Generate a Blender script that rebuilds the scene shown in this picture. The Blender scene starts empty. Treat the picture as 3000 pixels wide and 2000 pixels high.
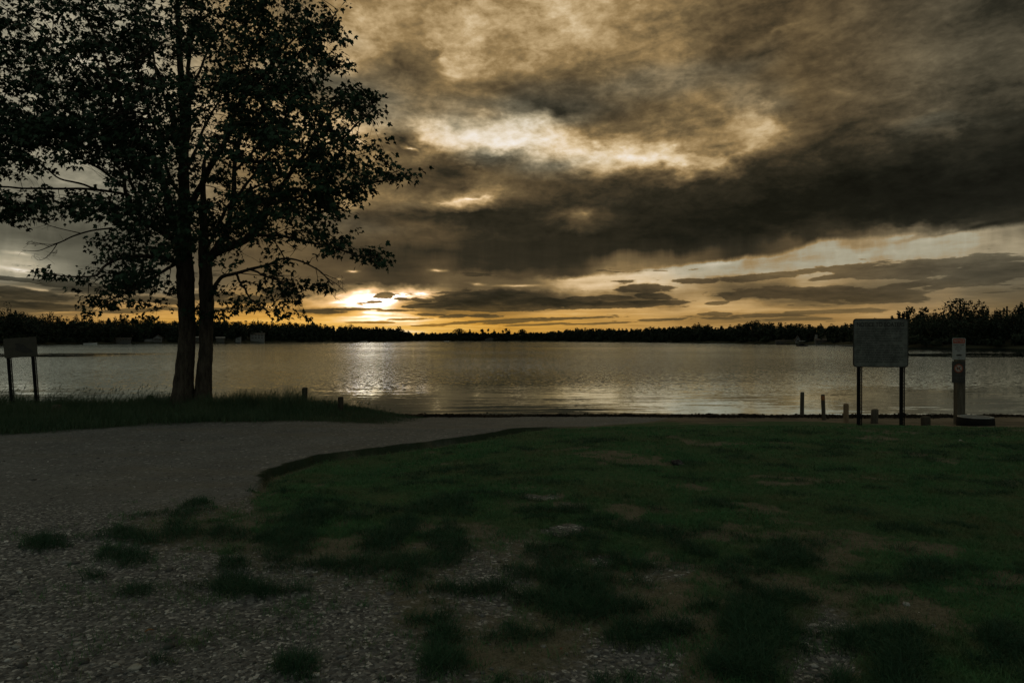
import bpy, bmesh, math, random
import numpy as np
from mathutils import Vector, Matrix, noise as mnoise

scene = bpy.context.scene
COL = scene.collection
R = math.radians
FPX, CX, HY, EYE = 2000.0, 1500.0, 993.0, 1.6     # photo focal length in px, centre column, horizon row, eye height
WATER_Z = -0.45

# ---------------------------------------------------------------- camera
cam_data = bpy.data.cameras.new("camera")
cam_data.sensor_width = 36.0
cam_data.lens = 24.0
cam_data.clip_start = 0.05
cam_data.clip_end = 9000.0
camera = bpy.data.objects.new("camera", cam_data)
COL.objects.link(camera)
camera.location = (0, 0, EYE)
camera.rotation_euler = (R(90 - 0.2), 0, 0)
scene.camera = camera

# ---------------------------------------------------------------- exposure
scene.view_settings.view_transform = 'Standard'
scene.view_settings.look = 'None'
scene.view_settings.exposure = 0.0
scene.view_settings.gamma = 1.0
scene.view_settings.use_curve_mapping = False
scene.cycles.use_denoising = True
scene.cycles.max_bounces = 6
scene.cycles.diffuse_bounces = 3
scene.cycles.glossy_bounces = 3
scene.cycles.transparent_max_bounces = 6
scene.cycles.sample_clamp_indirect = 3.0

# ---------------------------------------------------------------- sun, low behind thin cloud over the far shore
SUN_AZ, SUN_EL = math.atan((1085 - CX) / FPX), R(3.3)
sun_data = bpy.data.lights.new("sun", 'SUN')
sun_data.energy = 0.0014
sun_data.angle = R(2.2)
sun_data.color = (1.0, 0.78, 0.5)
sun = bpy.data.objects.new("sun", sun_data)
COL.objects.link(sun)
sun_dir = Vector((math.sin(SUN_AZ) * math.cos(SUN_EL), math.cos(SUN_AZ) * math.cos(SUN_EL), math.sin(SUN_EL)))
sun.rotation_euler = sun_dir.to_track_quat('Z', 'Y').to_euler()

# ---------------------------------------------------------------- sky: broken cloud deck in azimuth / elevation
class Tree:
    """small helper to write node trees as expressions"""
    def __init__(s, nt): s.nt = nt
    def new(s, kind, **kw):
        n = s.nt.nodes.new(kind)
        for k, v in kw.items(): setattr(n, k, v)
        return n
    def put(s, sock, v):
        if v is None: return
        if isinstance(v, bpy.types.NodeSocket): s.nt.links.new(v, sock)
        else: sock.default_value = v
    def m(s, op, a, b=None, c=None, clamp=False):
        n = s.new('ShaderNodeMath', operation=op, use_clamp=clamp)
        for i, v in enumerate((a, b, c)): s.put(n.inputs[i], v)
        return n.outputs[0]
    def v(s, op, a, b=None, c=None):
        n = s.new('ShaderNodeVectorMath', operation=op)
        for i, x in enumerate((a, b)): s.put(n.inputs[i], x)
        if c is not None: s.put(n.inputs['Scale'], c)
        return n.outputs['Value'] if op in ('DOT_PRODUCT', 'LENGTH') else n.outputs[0]
    def noise(s, vec, scale=1.0, detail=4.0, rough=0.55, dist=0.0, color=False, dims='3D'):
        n = s.new('ShaderNodeTexNoise', noise_dimensions=dims)
        s.put(n.inputs['Vector'], vec)
        n.inputs['Scale'].default_value = scale; n.inputs['Detail'].default_value = detail
        n.inputs['Roughness'].default_value = rough; n.inputs['Distortion'].default_value = dist
        return n.outputs['Color' if color else 'Fac']
    def voronoi(s, vec, scale=1.0, out='Distance', rnd=1.0):
        n = s.new('ShaderNodeTexVoronoi'); s.put(n.inputs['Vector'], vec)
        n.inputs['Scale'].default_value = scale; n.inputs['Randomness'].default_value = rnd
        return n.outputs[out]
    def mr(s, x, a, b, c=0.0, d=1.0, smooth=False):
        n = s.new('ShaderNodeMapRange', interpolation_type='SMOOTHSTEP' if smooth else 'LINEAR', clamp=True)
        for i, v in enumerate((x, a, b, c, d)): s.put(n.inputs[i], v)
        return n.outputs[0]
    def mixf(s, f, a, b):
        n = s.new('ShaderNodeMix', data_type='FLOAT')
        s.put(n.inputs[0], f); s.put(n.inputs[2], a); s.put(n.inputs[3], b)
        return n.outputs[0]
    def mixc(s, f, a, b, blend='MIX'):
        n = s.new('ShaderNodeMix', data_type='RGBA', blend_type=blend)
        s.put(n.inputs[0], f)
        for i, x in ((6, a), (7, b)):
            s.put(n.inputs[i], x if isinstance(x, bpy.types.NodeSocket) else (tuple(x) + (1.0,))[:4])
        return n.outputs[2]
    def ramp(s, f, stops, interp='LINEAR'):
        n = s.new('ShaderNodeValToRGB'); s.put(n.inputs[0], f)
        cr = n.color_ramp; cr.interpolation = interp
        while len(cr.elements) < len(stops): cr.elements.new(0.5)
        for e, (p, c) in zip(cr.elements, stops):
            e.position = p; e.color = tuple(c) + (1.0,)
        return n.outputs[0]
    def comb(s, x, y, z):
        n = s.new('ShaderNodeCombineXYZ')
        for i, v in enumerate((x, y, z)): s.put(n.inputs[i], v)
        return n.outputs[0]
    def sep(s, v):
        n = s.new('ShaderNodeSeparateXYZ'); s.put(n.inputs[0], v)
        return n.outputs
    def mapping(s, v, loc=(0, 0, 0), rot=(0, 0, 0), scale=(1, 1, 1), kind='POINT'):
        n = s.new('ShaderNodeMapping', vector_type=kind); s.put(n.inputs[0], v)
        n.inputs[1].default_value = loc; n.inputs[2].default_value = rot; n.inputs[3].default_value = scale
        return n.outputs[0]

def srgb(*c):
    return tuple((x / 255.0 / 12.92) if x / 255.0 < 0.04045 else ((x / 255.0 + 0.055) / 1.055) ** 2.4 for x in c)

def az_el(px, py):
    x, z = (px - CX) / FPX, (HY - py) / FPX
    return math.atan(x), math.atan(z / math.sqrt(1 + x * x))

# tone of the cloud deck (0..255), row by row down to the horizon
SKY = {
 -150: [(-200,140),(300,138),(900,134),(1050,136),(1200,139),(1350,140),(1500,140),(1650,139),(1800,129),(1950,119),(2100,95),(2250,88),(2400,85),(2550,80),(2700,75),(2850,68),(3200,60)],
 0: [(-200,140),(300,142),(700,120),(900,114),(1050,129),(1200,139),(1350,144),(1500,146),(1650,152),(1800,132),(1950,116),(2100,95),(2250,84),(2400,85),(2550,80),(2700,75),(2850,65),(3000,58)],
 80: [(-200,140),(300,145),(700,125),(900,119),(1050,152),(1130,142),(1200,114),(1270,142),(1350,156),(1500,142),(1650,152),(1800,126),(1950,119),(2100,98),(2250,82),(2350,100),(2450,86),(2550,82),(2700,76),(2850,70),(3000,60)],
 170: [(-200,140),(300,145),(700,130),(900,122),(1040,146),(1130,102),(1220,102),(1290,154),(1350,179),(1430,149),(1500,132),(1650,136),(1800,119),(1950,116),(2100,84),(2250,74),(2400,76),(2550,80),(2700,84),(2850,74),(3000,74)],
 260: [(-200,140),(300,142),(700,130),(900,108),(1050,88),(1130,110),(1200,98),(1300,115),(1380,105),(1500,88),(1600,78),(1700,90),(1800,114),(1950,108),(2060,104),(2130,112),(2250,78),(2400,78),(2550,96),(2650,96),(2750,82),(2850,72),(3000,68)],
 330: [(-200,138),(300,138),(700,140),(900,150),(1050,125),(1200,130),(1350,122),(1480,106),(1600,84),(1750,78),(1850,86),(1950,118),(2080,118),(2160,125),(2200,140),(2270,105),(2400,76),(2550,78),(2700,92),(2780,86),(2850,66),(3000,52)],
 380: [(-200,135),(300,135),(700,145),(900,150),(1020,170),(1120,150),(1180,130),(1250,210),(1350,188),(1430,195),(1500,208),(1600,195),(1690,130),(1800,106),(1900,98),(1950,118),(2080,120),(2150,140),(2210,156),(2270,143),(2340,95),(2450,66),(2550,66),(2700,84),(2780,78),(2850,52),(3000,42)],
 430: [(-200,130),(300,132),(700,140),(900,150),(1010,150),(1080,92),(1170,62),(1240,130),(1350,200),(1430,210),(1500,224),(1600,198),(1690,214),(1800,200),(1900,188),(1950,182),(2040,128),(2130,125),(2200,128),(2260,113),(2330,76),(2450,58),(2550,56),(2700,62),(2850,46),(3000,40)],
 480: [(-200,125),(300,128),(700,130),(900,130),(1050,110),(1110,150),(1170,90),(1250,72),(1350,78),(1480,78),(1560,125),(1650,128),(1750,140),(1850,175),(1950,206),(2030,196),(2110,150),(2190,60),(2300,58),(2400,48),(2550,46),(2700,44),(2850,40),(3000,38)],
 530: [(-200,112),(300,115),(700,120),(900,115),(1050,95),(1200,72),(1350,78),(1420,108),(1490,80),(1600,76),(1700,64),(1800,58),(1900,64),(2000,64),(2100,56),(2200,50),(2300,44),(2400,38),(2550,30),(2700,27),(2850,25),(3000,25)],
 585: [(-200,108),(300,112),(700,115),(900,130),(1010,148),(1080,110),(1200,104),(1300,138),(1390,190),(1450,140),(1510,88),(1650,57),(1800,51),(1950,48),(2100,44),(2250,37),(2400,31),(2550,27),(2700,25),(2850,27),(3000,29)],
 640: [(-200,104),(150,100),(300,106),(700,105),(900,95),(1050,61),(1200,49),(1350,46),(1500,45),(1620,61),(1690,92),(1760,57),(1850,43),(1950,37),(2100,32),(2250,27),(2400,30),(2550,32),(2700,33),(2850,37),(3000,44)],
 690: [(-200,92),(150,85),(300,78),(500,76),(700,90),(900,98),(1000,90),(1080,82),(1180,84),(1300,78),(1400,51),(1500,45),(1650,41),(1800,39),(1950,37),(2100,33),(2250,32),(2380,44),(2450,62),(2540,94),(2650,144),(2750,162),(2850,154),(3000,134)],
 740: [(-200,130),(60,140),(120,120),(300,75),(500,82),(700,88),(850,90),(950,80),(1050,61),(1200,53),(1350,46),(1500,43),(1650,42),(1800,42),(1950,43),(2100,45),(2200,51),(2270,80),(2340,140),(2420,165),(2550,168),(2700,164),(2850,155),(3000,142)],
 790: [(-200,170),(60,190),(150,150),(300,90),(500,95),(700,88),(850,90),(950,78),(1040,92),(1100,55),(1200,57),(1290,92),(1360,57),(1500,47),(1620,45),(1700,59),(1780,145),(1860,175),(1950,184),(2100,178),(2250,168),(2400,150),(2500,125),(2600,112),(2700,105),(2850,98),(3000,92)],
 830: [(-200,110),(60,100),(150,110),(300,95),(450,110),(700,95),(850,100),(950,90),(1050,72),(1150,66),(1250,74),(1350,110),(1410,160),(1480,130),(1560,130),(1640,175),(1720,195),(1800,192),(1900,190),(1990,165),(2060,118),(2180,95),(2290,115),(2400,150),(2520,118),(2650,105),(2780,118),(2900,110),(3000,98)],
 858: [(-200,80),(60,84),(200,80),(300,100),(450,120),(700,120),(850,105),(960,125),(1020,180),(1080,250),(1150,255),(1230,252),(1290,165),(1360,70),(1450,54),(1560,56),(1640,70),(1700,120),(1760,150),(1830,100),(1900,78),(1960,140),(2050,135),(2120,90),(2250,76),(2380,82),(2500,88),(2620,92),(2750,118),(2850,95),(3000,88)],
 885: [(-200,85),(60,78),(200,90),(300,110),(450,145),(700,130),(850,150),(930,190),(990,245),(1060,255),(1120,250),(1170,170),(1230,80),(1320,48),(1450,44),(1560,46),(1650,54),(1760,62),(1850,72),(1940,90),(2000,130),(2060,165),(2160,162),(2280,118),(2400,90),(2520,92),(2620,120),(2750,132),(2850,112),(3000,96)],
 910: [(-200,100),(60,80),(200,105),(300,140),(450,155),(700,150),(850,120),(950,92),(1040,125),(1120,215),(1200,185),(1280,110),(1380,112),(1500,130),(1600,165),(1750,172),(1900,170),(2050,165),(2200,160),(2350,148),(2550,148),(2700,130),(2850,114),(3000,98)],
 935: [(-200,130),(60,120),(200,140),(450,160),(700,160),(900,175),(1000,203),(1100,233),(1200,218),(1300,168),(1450,136),(1600,148),(1750,146),(1900,150),(2050,118),(2200,110),(2350,112),(2550,138),(2700,124),(3000,98)],
 960: [(-200,135),(60,140),(450,160),(900,175),(1000,190),(1150,200),(1300,180),(1500,158),(1700,153),(1900,150),(2100,140),(2300,138),(2550,132),(2800,115),(3000,98)],
 992: [(-200,135),(60,140),(450,155),(900,175),(1150,196),(1300,180),(1500,160),(1900,150),(2300,138),(3000,98)],
}
SKY_YS = sorted(SKY)
def sky_tone(px, py):
    px = min(max(px, -200), 3200); py = min(max(py, SKY_YS[0]), SKY_YS[-1])
    vals = [np.interp(px, [a for a, _ in SKY[y]], [b for _, b in SKY[y]]) for y in SKY_YS]
    return float(np.interp(py, SKY_YS, vals))

def build_sky():
    world = bpy.data.worlds.new("World")
    scene.world = world
    world.use_nodes = True
    nt = world.node_tree
    nt.nodes.clear()
    T = Tree(nt)
    out = T.new('ShaderNodeOutputWorld'); bg = T.new('ShaderNodeBackground')
    nt.links.new(bg.outputs[0], out.inputs[0])
    d = T.new('ShaderNodeTexCoord').outputs['Generated']
    x, y, z = T.sep(d)
    zc = T.m('MAXIMUM', z, 0.0)
    az = T.m('ARCTAN2', x, y)
    el = T.m('ARCSINE', T.m('MINIMUM', zc, 0.9999))
    # the deck seen from below, flattening towards the horizon
    den = T.m('ADD', zc, 0.10)
    flat = T.comb(T.m('DIVIDE', x, den), T.m('DIVIDE', y, den), 0.0)
    # billow: distort the directions
    lowf = T.mr(el, 0.0, R(9), 0.25, 1.0)
    coords = T.comb(T.m('MULTIPLY', az, 1.0), T.m('MULTIPLY', el, T.mr(el, 0, R(8), 4.5, 1.9)), 0.3)
    w1 = T.noise(coords, 9.0, 4.0, 0.6, 0.3, color=True)
    w2 = T.noise(coords, 34.0, 3.0, 0.6, color=True)
    off = T.v('ADD', T.v('SCALE', T.v('SUBTRACT', w1, (0.5,) * 3), c=0.11), T.v('SCALE', T.v('SUBTRACT', w2, (0.5,) * 3), c=0.05))
    ox, oy, _ = T.sep(off)
    azw = T.m('ADD', az, T.m('MULTIPLY', ox, T.mr(el, R(5), R(13), 0.25, 1.0)))
    elw = T.m('MAXIMUM', T.m('ADD', el, T.m('MULTIPLY', oy, T.m('MULTIPLY', lowf, 0.55))), 0.0)
    # placed cloud banks
    A0, A1, N = R(-40), R(40), 56
    u = T.mr(azw, A0, A1)
    rows = [az_el(CX, p)[1] for p in (992, 974, 960, 947, 935, 922, 910, 897, 885, 871, 858, 844, 830, 810, 790, 765, 740, 715, 690, 665, 640, 612, 585, 557, 530, 505, 480, 455, 430, 405, 380, 355, 330, 295, 260, 215, 170, 125, 80, 40, 0, -80)]
    def chain(tone, els):
        val = None
        for i, e in enumerate(els):
            fc = T.new('ShaderNodeFloatCurve')
            c = fc.mapping.curves[0]
            pts = []
            for k in range(N):
                a = A0 + (A1 - A0) * k / (N - 1)
                X = math.tan(a); Z = math.tan(e) * math.sqrt(1 + X * X)
                pts.append((k / (N - 1), tone(CX + FPX * X, HY - FPX * Z) / 255.0))
            c.points[0].location = pts[0]; c.points[1].location = pts[-1]
            for p in pts[1:-1]: c.points.new(*p)
            for p in c.points: p.handle_type = 'AUTO_CLAMPED'
            fc.mapping.update()
            fc.inputs['Factor'].default_value = 1.0
            nt.links.new(u, fc.inputs['Value'])
            o = fc.outputs[0]
            val = o if val is None else T.mixf(T.mr(elw, els[i - 1], e), val, o)
        return val
    # the long sharp underside of the dark bank divides the deck from the clear band below it
    def edge(px): return np.interp(px, [p[0] for p in BANK], [p[1] for p in BANK])
    def above(px, py): return sky_tone(px, min(py, edge(px) - 22) if px > 1330 else py)
    def below(px, py): return sky_tone(px, max(py, edge(px) + 20) if px > 1330 else py)
    lo = [e for e in rows if e <= rows[21]]
    hi_ = [e for e in rows if e >= rows[9]]
    fe = T.new('ShaderNodeFloatCurve'); c = fe.mapping.curves[0]
    pts = []
    for k in range(N):
        a = A0 + (A1 - A0) * k / (N - 1); px = CX + FPX * math.tan(a)
        pts.append((k / (N - 1), az_el(px, edge(px))[1] * 4.0))
    c.points[0].location = pts[0]; c.points[1].location = pts[-1]
    for p in pts[1:-1]: c.points.new(*p)
    for p in c.points: p.handle_type = 'AUTO_CLAMPED'
    fe.mapping.update(); nt.links.new(T.mr(az, A0, A1), fe.inputs['Value'])
    w3 = T.noise(T.mapping(coords, scale=(1.0, 1.6, 1.0)), 20.0, 5.0, 0.6)
    w4 = T.noise(coords, 5.0, 2.0, 0.5)
    dev = T.m('ADD', T.m('MULTIPLY', T.m('SUBTRACT', w3, 0.5), 0.020), T.m('MULTIPLY', T.m('SUBTRACT', w4, 0.5), 0.018))
    over = T.m('SUBTRACT', T.m('ADD', el, dev), T.m('DIVIDE', fe.outputs[0], 4.0))
    val = T.mixf(T.mr(over, -0.004, 0.006, 0.0, 1.0, True), chain(below, lo), chain(above, hi_))
    # lit fringe along the underside
    fringe = T.m('MULTIPLY', T.mr(over, -0.010, -0.002, 0, 1, True), T.mr(over, -0.002, 0.004, 1, 0, True))
    fringe = T.m('MULTIPLY', fringe, T.m('MULTIPLY', T.mr(az, R(3), R(10), 0, 1, True), T.mr(az, R(14), R(30), 1, 0.3, True)))
    val = T.m('MULTIPLY_ADD', fringe, 0.06, val)
    # thin wisps, bright rims and dark bars
    p2 = T.comb(T.m('MULTIPLY_ADD', ox, 0.5, az), T.m('MULTIPLY_ADD', T.m('MULTIPLY', oy, T.mr(el, 0, R(12), 0.03, 0.4)), 0.5, el), 0.0)
    def blob(px, py, wx, wy, rot, amp):
        nonlocal val
        a, e = az_el(px, py)
        mp = T.mapping(p2, (a, e, 0), (0, 0, R(rot)), (wx / FPX, wy / FPX, 1), 'TEXTURE')
        g = T.new('ShaderNodeTexGradient', gradient_type='QUADRATIC_SPHERE'); nt.links.new(mp, g.inputs[0])
        val = T.m('MULTIPLY_ADD', g.outputs[1], amp, val)
    for b in BLOBS:
        if b[5] > 0 or b[1] < 700: blob(*b)
    # flat bars of low cloud, broken and frayed by a stretched noise
    dens = None
    for (px, py, wx, wy, rot, amp) in BLOBS + BARS:
        if not (amp < 0 and py >= 700): continue
        a, e = az_el(px, py)
        mp = T.mapping(p2, (a, e, 0), (0, 0, R(rot)), (wx * 1.2 / FPX, wy * 1.6 / FPX, 1), 'TEXTURE')
        g = T.new('ShaderNodeTexGradient', gradient_type='SPHERICAL'); nt.links.new(mp, g.inputs[0])
        k = min(1.0, 0.55 - amp)
        dens = T.m('MULTIPLY', g.outputs[1], k) if dens is None else T.m('MAXIMUM', dens, T.m('MULTIPLY', g.outputs[1], k))
    fray = T.noise(T.mapping(T.comb(az, el, 0.0), scale=(24.0, 130.0, 1.0)), 1.0, 7.0, 0.66, 0.35)
    fray2 = T.noise(T.mapping(T.comb(az, el, 0.7), scale=(9.0, 105.0, 1.0)), 1.0, 5.0, 0.6, 0.4)
    lowband = T.m('MULTIPLY', T.mr(el, R(1.2), R(2.4), 0.55, 1.0), T.mr(el, R(5.0), R(7.0), 1.0, 0.0))
    thin = T.m('MULTIPLY', T.mr(fray2, 0.50, 0.74, 0.0, 0.42), lowband)
    dens = T.m('MAXIMUM', dens, thin)
    barc = T.mr(T.m('MULTIPLY_ADD', T.m('SUBTRACT', fray, 0.5), 1.15, dens), 0.20, 0.34, 0.0, 1.0, True)
    barc = T.m('MULTIPLY', barc, T.mr(dens, 0.0, 0.12))
    bart = T.m('MULTIPLY_ADD', val, 0.24, T.mr(fray, 0.35, 0.65, 0.09, 0.17))
    val = T.mixf(T.m('MULTIPLY', barc, T.m('MULTIPLY', T.mr(el, R(0.6), R(3.0), 0.6, 0.93), T.mr(az, R(12), R(20), 1.0, 0.72))), val, bart)
    # texture of the deck
    f1 = T.noise(flat, 1.6, 6.0, 0.58, 0.6)
    f2 = T.noise(T.v('ADD', flat, (7.3, 2.1, 0)), 5.0, 5.0, 0.6, 0.4)
    streak = T.noise(T.mapping(coords, scale=(5.0, 60.0, 1.0)), 1.0, 4.0, 0.6, 0.5)
    hi = T.mr(el, R(3), R(9), 0.0, 1.0, True)
    det = T.m('ADD', T.m('MULTIPLY', T.m('SUBTRACT', f1, 0.5), 0.75), T.m('MULTIPLY', T.m('SUBTRACT', f2, 0.5), 0.45))
    det = T.m('MULTIPLY', det, T.mr(el, R(1), R(10), 0.35, 1.0))
    det = T.m('MULTIPLY_ADD', T.m('SUBTRACT', streak, 0.5), T.mr(el, R(1), R(7), 0.8, 0.05), det)
    lump = T.noise(T.mapping(coords, scale=(1.0, 1.0, 1.0)), 15.0, 6.0, 0.6, 0.7)
    lump2 = T.noise(T.v('ADD', coords, (3.3, 1.7, 5.1)), 40.0, 5.0, 0.6, 0.4)
    lump3 = T.noise(T.v('ADD', coords, (1.3, 7.7, 2.1)), 95.0, 4.0, 0.62, 0.3)
    lump2 = T.m('ADD', lump2, T.m('MULTIPLY', T.m('SUBTRACT', lump3, 0.5), 0.55))
    lumps = T.m('ADD', T.m('MULTIPLY', T.m('SUBTRACT', lump, 0.5), 1.0), T.m('MULTIPLY', T.m('SUBTRACT', lump2, 0.5), 0.62))
    rg = T.noise(T.v('ADD', coords, (5.3, 2.7, 8.1)), 11.0, 5.0, 0.55, 0.5)
    ridge = T.m('SUBTRACT', 0.085, T.m('ABSOLUTE', T.m('SUBTRACT', rg, 0.5)))
    rg2 = T.noise(T.v('ADD', coords, (1.3, 6.7, 3.1)), 26.0, 5.0, 0.55, 0.4)
    ridge = T.m('MULTIPLY_ADD', T.m('SUBTRACT', 0.085, T.m('ABSOLUTE', T.m('SUBTRACT', rg2, 0.5))), 0.7, ridge)
    lumps = T.m('MULTIPLY_ADD', ridge, -0.9, lumps)
    det = T.m('MULTIPLY_ADD', lumps, T.mr(el, R(3), R(14), 0.10, 1.15, True), det)
    hiC = T.mr(el, R(8), R(12))
    val = T.m('ADD', val, T.m('MULTIPLY', T.m('MULTIPLY', T.m('SUBTRACT', val, 0.40), 0.12), hiC))
    front = T.mr(y, -0.1, 0.55, 0.0, 1.0, True)
    zen = T.mr(el, R(27), R(45), 0.0, 1.0, True)
    rest = T.mixf(T.mr(y, -0.5, 0.2), BACK_TONE, 0.47)
    val = T.mixf(front, rest, T.mixf(zen, val, rest))
    val = T.m('ADD', val, T.m('MULTIPLY', det, T.m('MULTIPLY_ADD', val, 0.62, 0.04)))
    val = T.mixf(T.m('MULTIPLY', hiC, T.mr(val, 0.72, 1.1, 0.0, 0.45)), val, 0.74)
    val = T.m('MINIMUM', T.m('MAXIMUM', val, 0.05), 1.0)
    warm = T.ramp(val, [(0.0, (0, 0, 0)), (0.11, srgb(27, 26, 18)), (0.19, srgb(49, 44, 32)), (0.30, srgb(85, 71, 49)), (0.40, srgb(112, 94, 64)), (0.51, srgb(149, 123, 82)), (0.63, srgb(188, 161, 117)), (0.75, srgb(221, 197, 156)), (0.87, srgb(241, 224, 198)), (1.0, (1, 1, 1))])
    gold = T.ramp(val, [(0.0, (0, 0, 0)), (0.19, srgb(52, 44, 26)), (0.30, srgb(90, 72, 40)), (0.40, srgb(122, 94, 46)), (0.51, srgb(164, 119, 48)), (0.63, srgb(208, 154, 62)), (0.75, srgb(240, 194, 102)), (0.87, srgb(252, 228, 180)), (1.0, (1, 1, 1))])
    cool = T.ramp(val, [(0.0, (0, 0, 0)), (0.19, srgb(46, 46, 38)), (0.30, srgb(74, 76, 66)), (0.40, srgb(100, 102, 90)), (0.51, srgb(132, 134, 120)), (0.63, srgb(166, 165, 146)), (0.75, srgb(200, 197, 180)), (0.87, srgb(230, 226, 212)), (1.0, (1, 1, 1))])
    # clear air low over the land: Nishita, tinted through to the golden band
    sky = T.new('ShaderNodeTexSky', sky_type='NISHITA', sun_disc=False)
    sky.sun_elevation = SUN_EL; sky.sun_rotation = SUN_AZ; sky.dust_density = 4.0; sky.air_density = 1.5
    nish = T.v('SCALE', sky.outputs[0], c=0.10)
    sunv = T.new('ShaderNodeVectorMath', operation='DOT_PRODUCT'); nt.links.new(d, sunv.inputs[0]); sunv.inputs[1].default_value = sun_dir
    ang = T.m('ARCCOSINE', T.m('MINIMUM', sunv.outputs['Value'], 0.99999))
    goldf = T.m('MULTIPLY', T.mr(elw, R(1.0), R(4.6), 1.0, 0.0, True), T.mr(ang, R(8), R(34), 1.0, 0.45, True), clamp=True)
    mott = T.noise(T.v('ADD', flat, (3.1, 9.2, 0)), 1.1, 3.0, 0.5)
    coolf = T.m('MULTIPLY', T.mr(mott, 0.52, 0.72, 0.0, 0.65, True), T.mr(el, R(6), R(14), 0.0, 1.0))
    # greener air on both flanks, away from the sun
    coolf = T.m('MAXIMUM', coolf, T.m('MAXIMUM', T.mr(az, R(22), R(36), 0.0, 0.5, True), T.mr(az, R(-20), R(-30), 0.0, 0.75, True)))
    gapf = T.m('MULTIPLY', T.mr(az, R(6), R(16), 0.0, 1.0, True), T.m('MULTIPLY', T.mr(elw, R(4.2), R(5.6), 0.0, 1.0, True), T.mr(elw, R(8), R(10.5), 1.0, 0.0, True)))
    gapf = T.m('MULTIPLY', gapf, T.mr(val, 0.5, 0.62, 0.0, 0.8, True))
    coolf = T.m('MULTIPLY', T.m('MAXIMUM', coolf, gapf), T.m('SUBTRACT', 1.0, goldf))
    coolf = T.m('MAXIMUM', coolf, T.m('SUBTRACT', 1.0, front))
    col = T.mixc(goldf, T.mixc(coolf, warm, cool), gold)
    col = T.mixc(T.m('MULTIPLY', T.m('SUBTRACT', 1.0, front), 0.8), col, T.v('MULTIPLY', col, (0.90, 1.02, 1.16)))
    col = T.mixc(T.m('MULTIPLY', T.mr(val, 0.55, 0.75, 0.0, 0.10), front), col, nish)
    # brightest gap, just where the sun stands behind thin cloud
    glow = T.m('POWER', T.mr(val, 0.80, 1.0), 1.5)
    col = T.v('SCALE', col, c=T.m('MULTIPLY_ADD', T.m('MULTIPLY', glow, T.mr(ang, R(4), R(14), 1.0, 0.0)), SUN_GLOW, 1.0))
    nt.links.new(col, bg.inputs[0])
    bg.inputs[1].default_value = 1.0

BANK = [(900,838),(1300,834),(1400,827),(1500,824),(1600,818),(1700,806),(1800,796),(1900,791),(2000,783),(2100,771),(2200,757),(2300,744),(2380,716),(2500,700),(2600,694),(2700,688),(2850,676),(3000,656),(3200,630)]
BACK_TONE = 0.50
SUN_GLOW = 1.3
BARS = [(1400,877,150,22,-1,-0.55),(1480,890,160,20,0,-0.5),(1600,884,190,13,-2,-0.45),(1760,897,190,7,1,-0.4),(1230,896,60,5,4,-0.3),
 (1550,900,90,6,0,-0.3),(1700,872,60,6,0,-0.3),(1350,905,60,4,0,-0.3),(1450,909,120,4,0,-0.35),(1250,921,60,4,0,-0.2),(1560,951,120,3,2,-0.3),(1750,947,130,3,2,-0.25),(1950,936,120,4,2,-0.25),(2350,935,90,4,0,-0.2),
 (2560,870,130,16,4,-0.3),(2420,852,190,12,-3,-0.3),(2640,876,70,10,0,-0.25),(2830,815,180,8,6,-0.25),(2950,800,120,12,4,-0.25),(2480,785,120,9,4,-0.3),(2600,788,120,10,0,-0.3),(2720,770,180,9,2,-0.2),(2850,766,160,8,0,-0.2),
 (300,850,140,10,2,-0.25),(450,880,130,8,-2,-0.25),(380,910,100,5,2,-0.2),(500,905,80,5,0,-0.2),(850,870,60,10,6,-0.2)]
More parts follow.
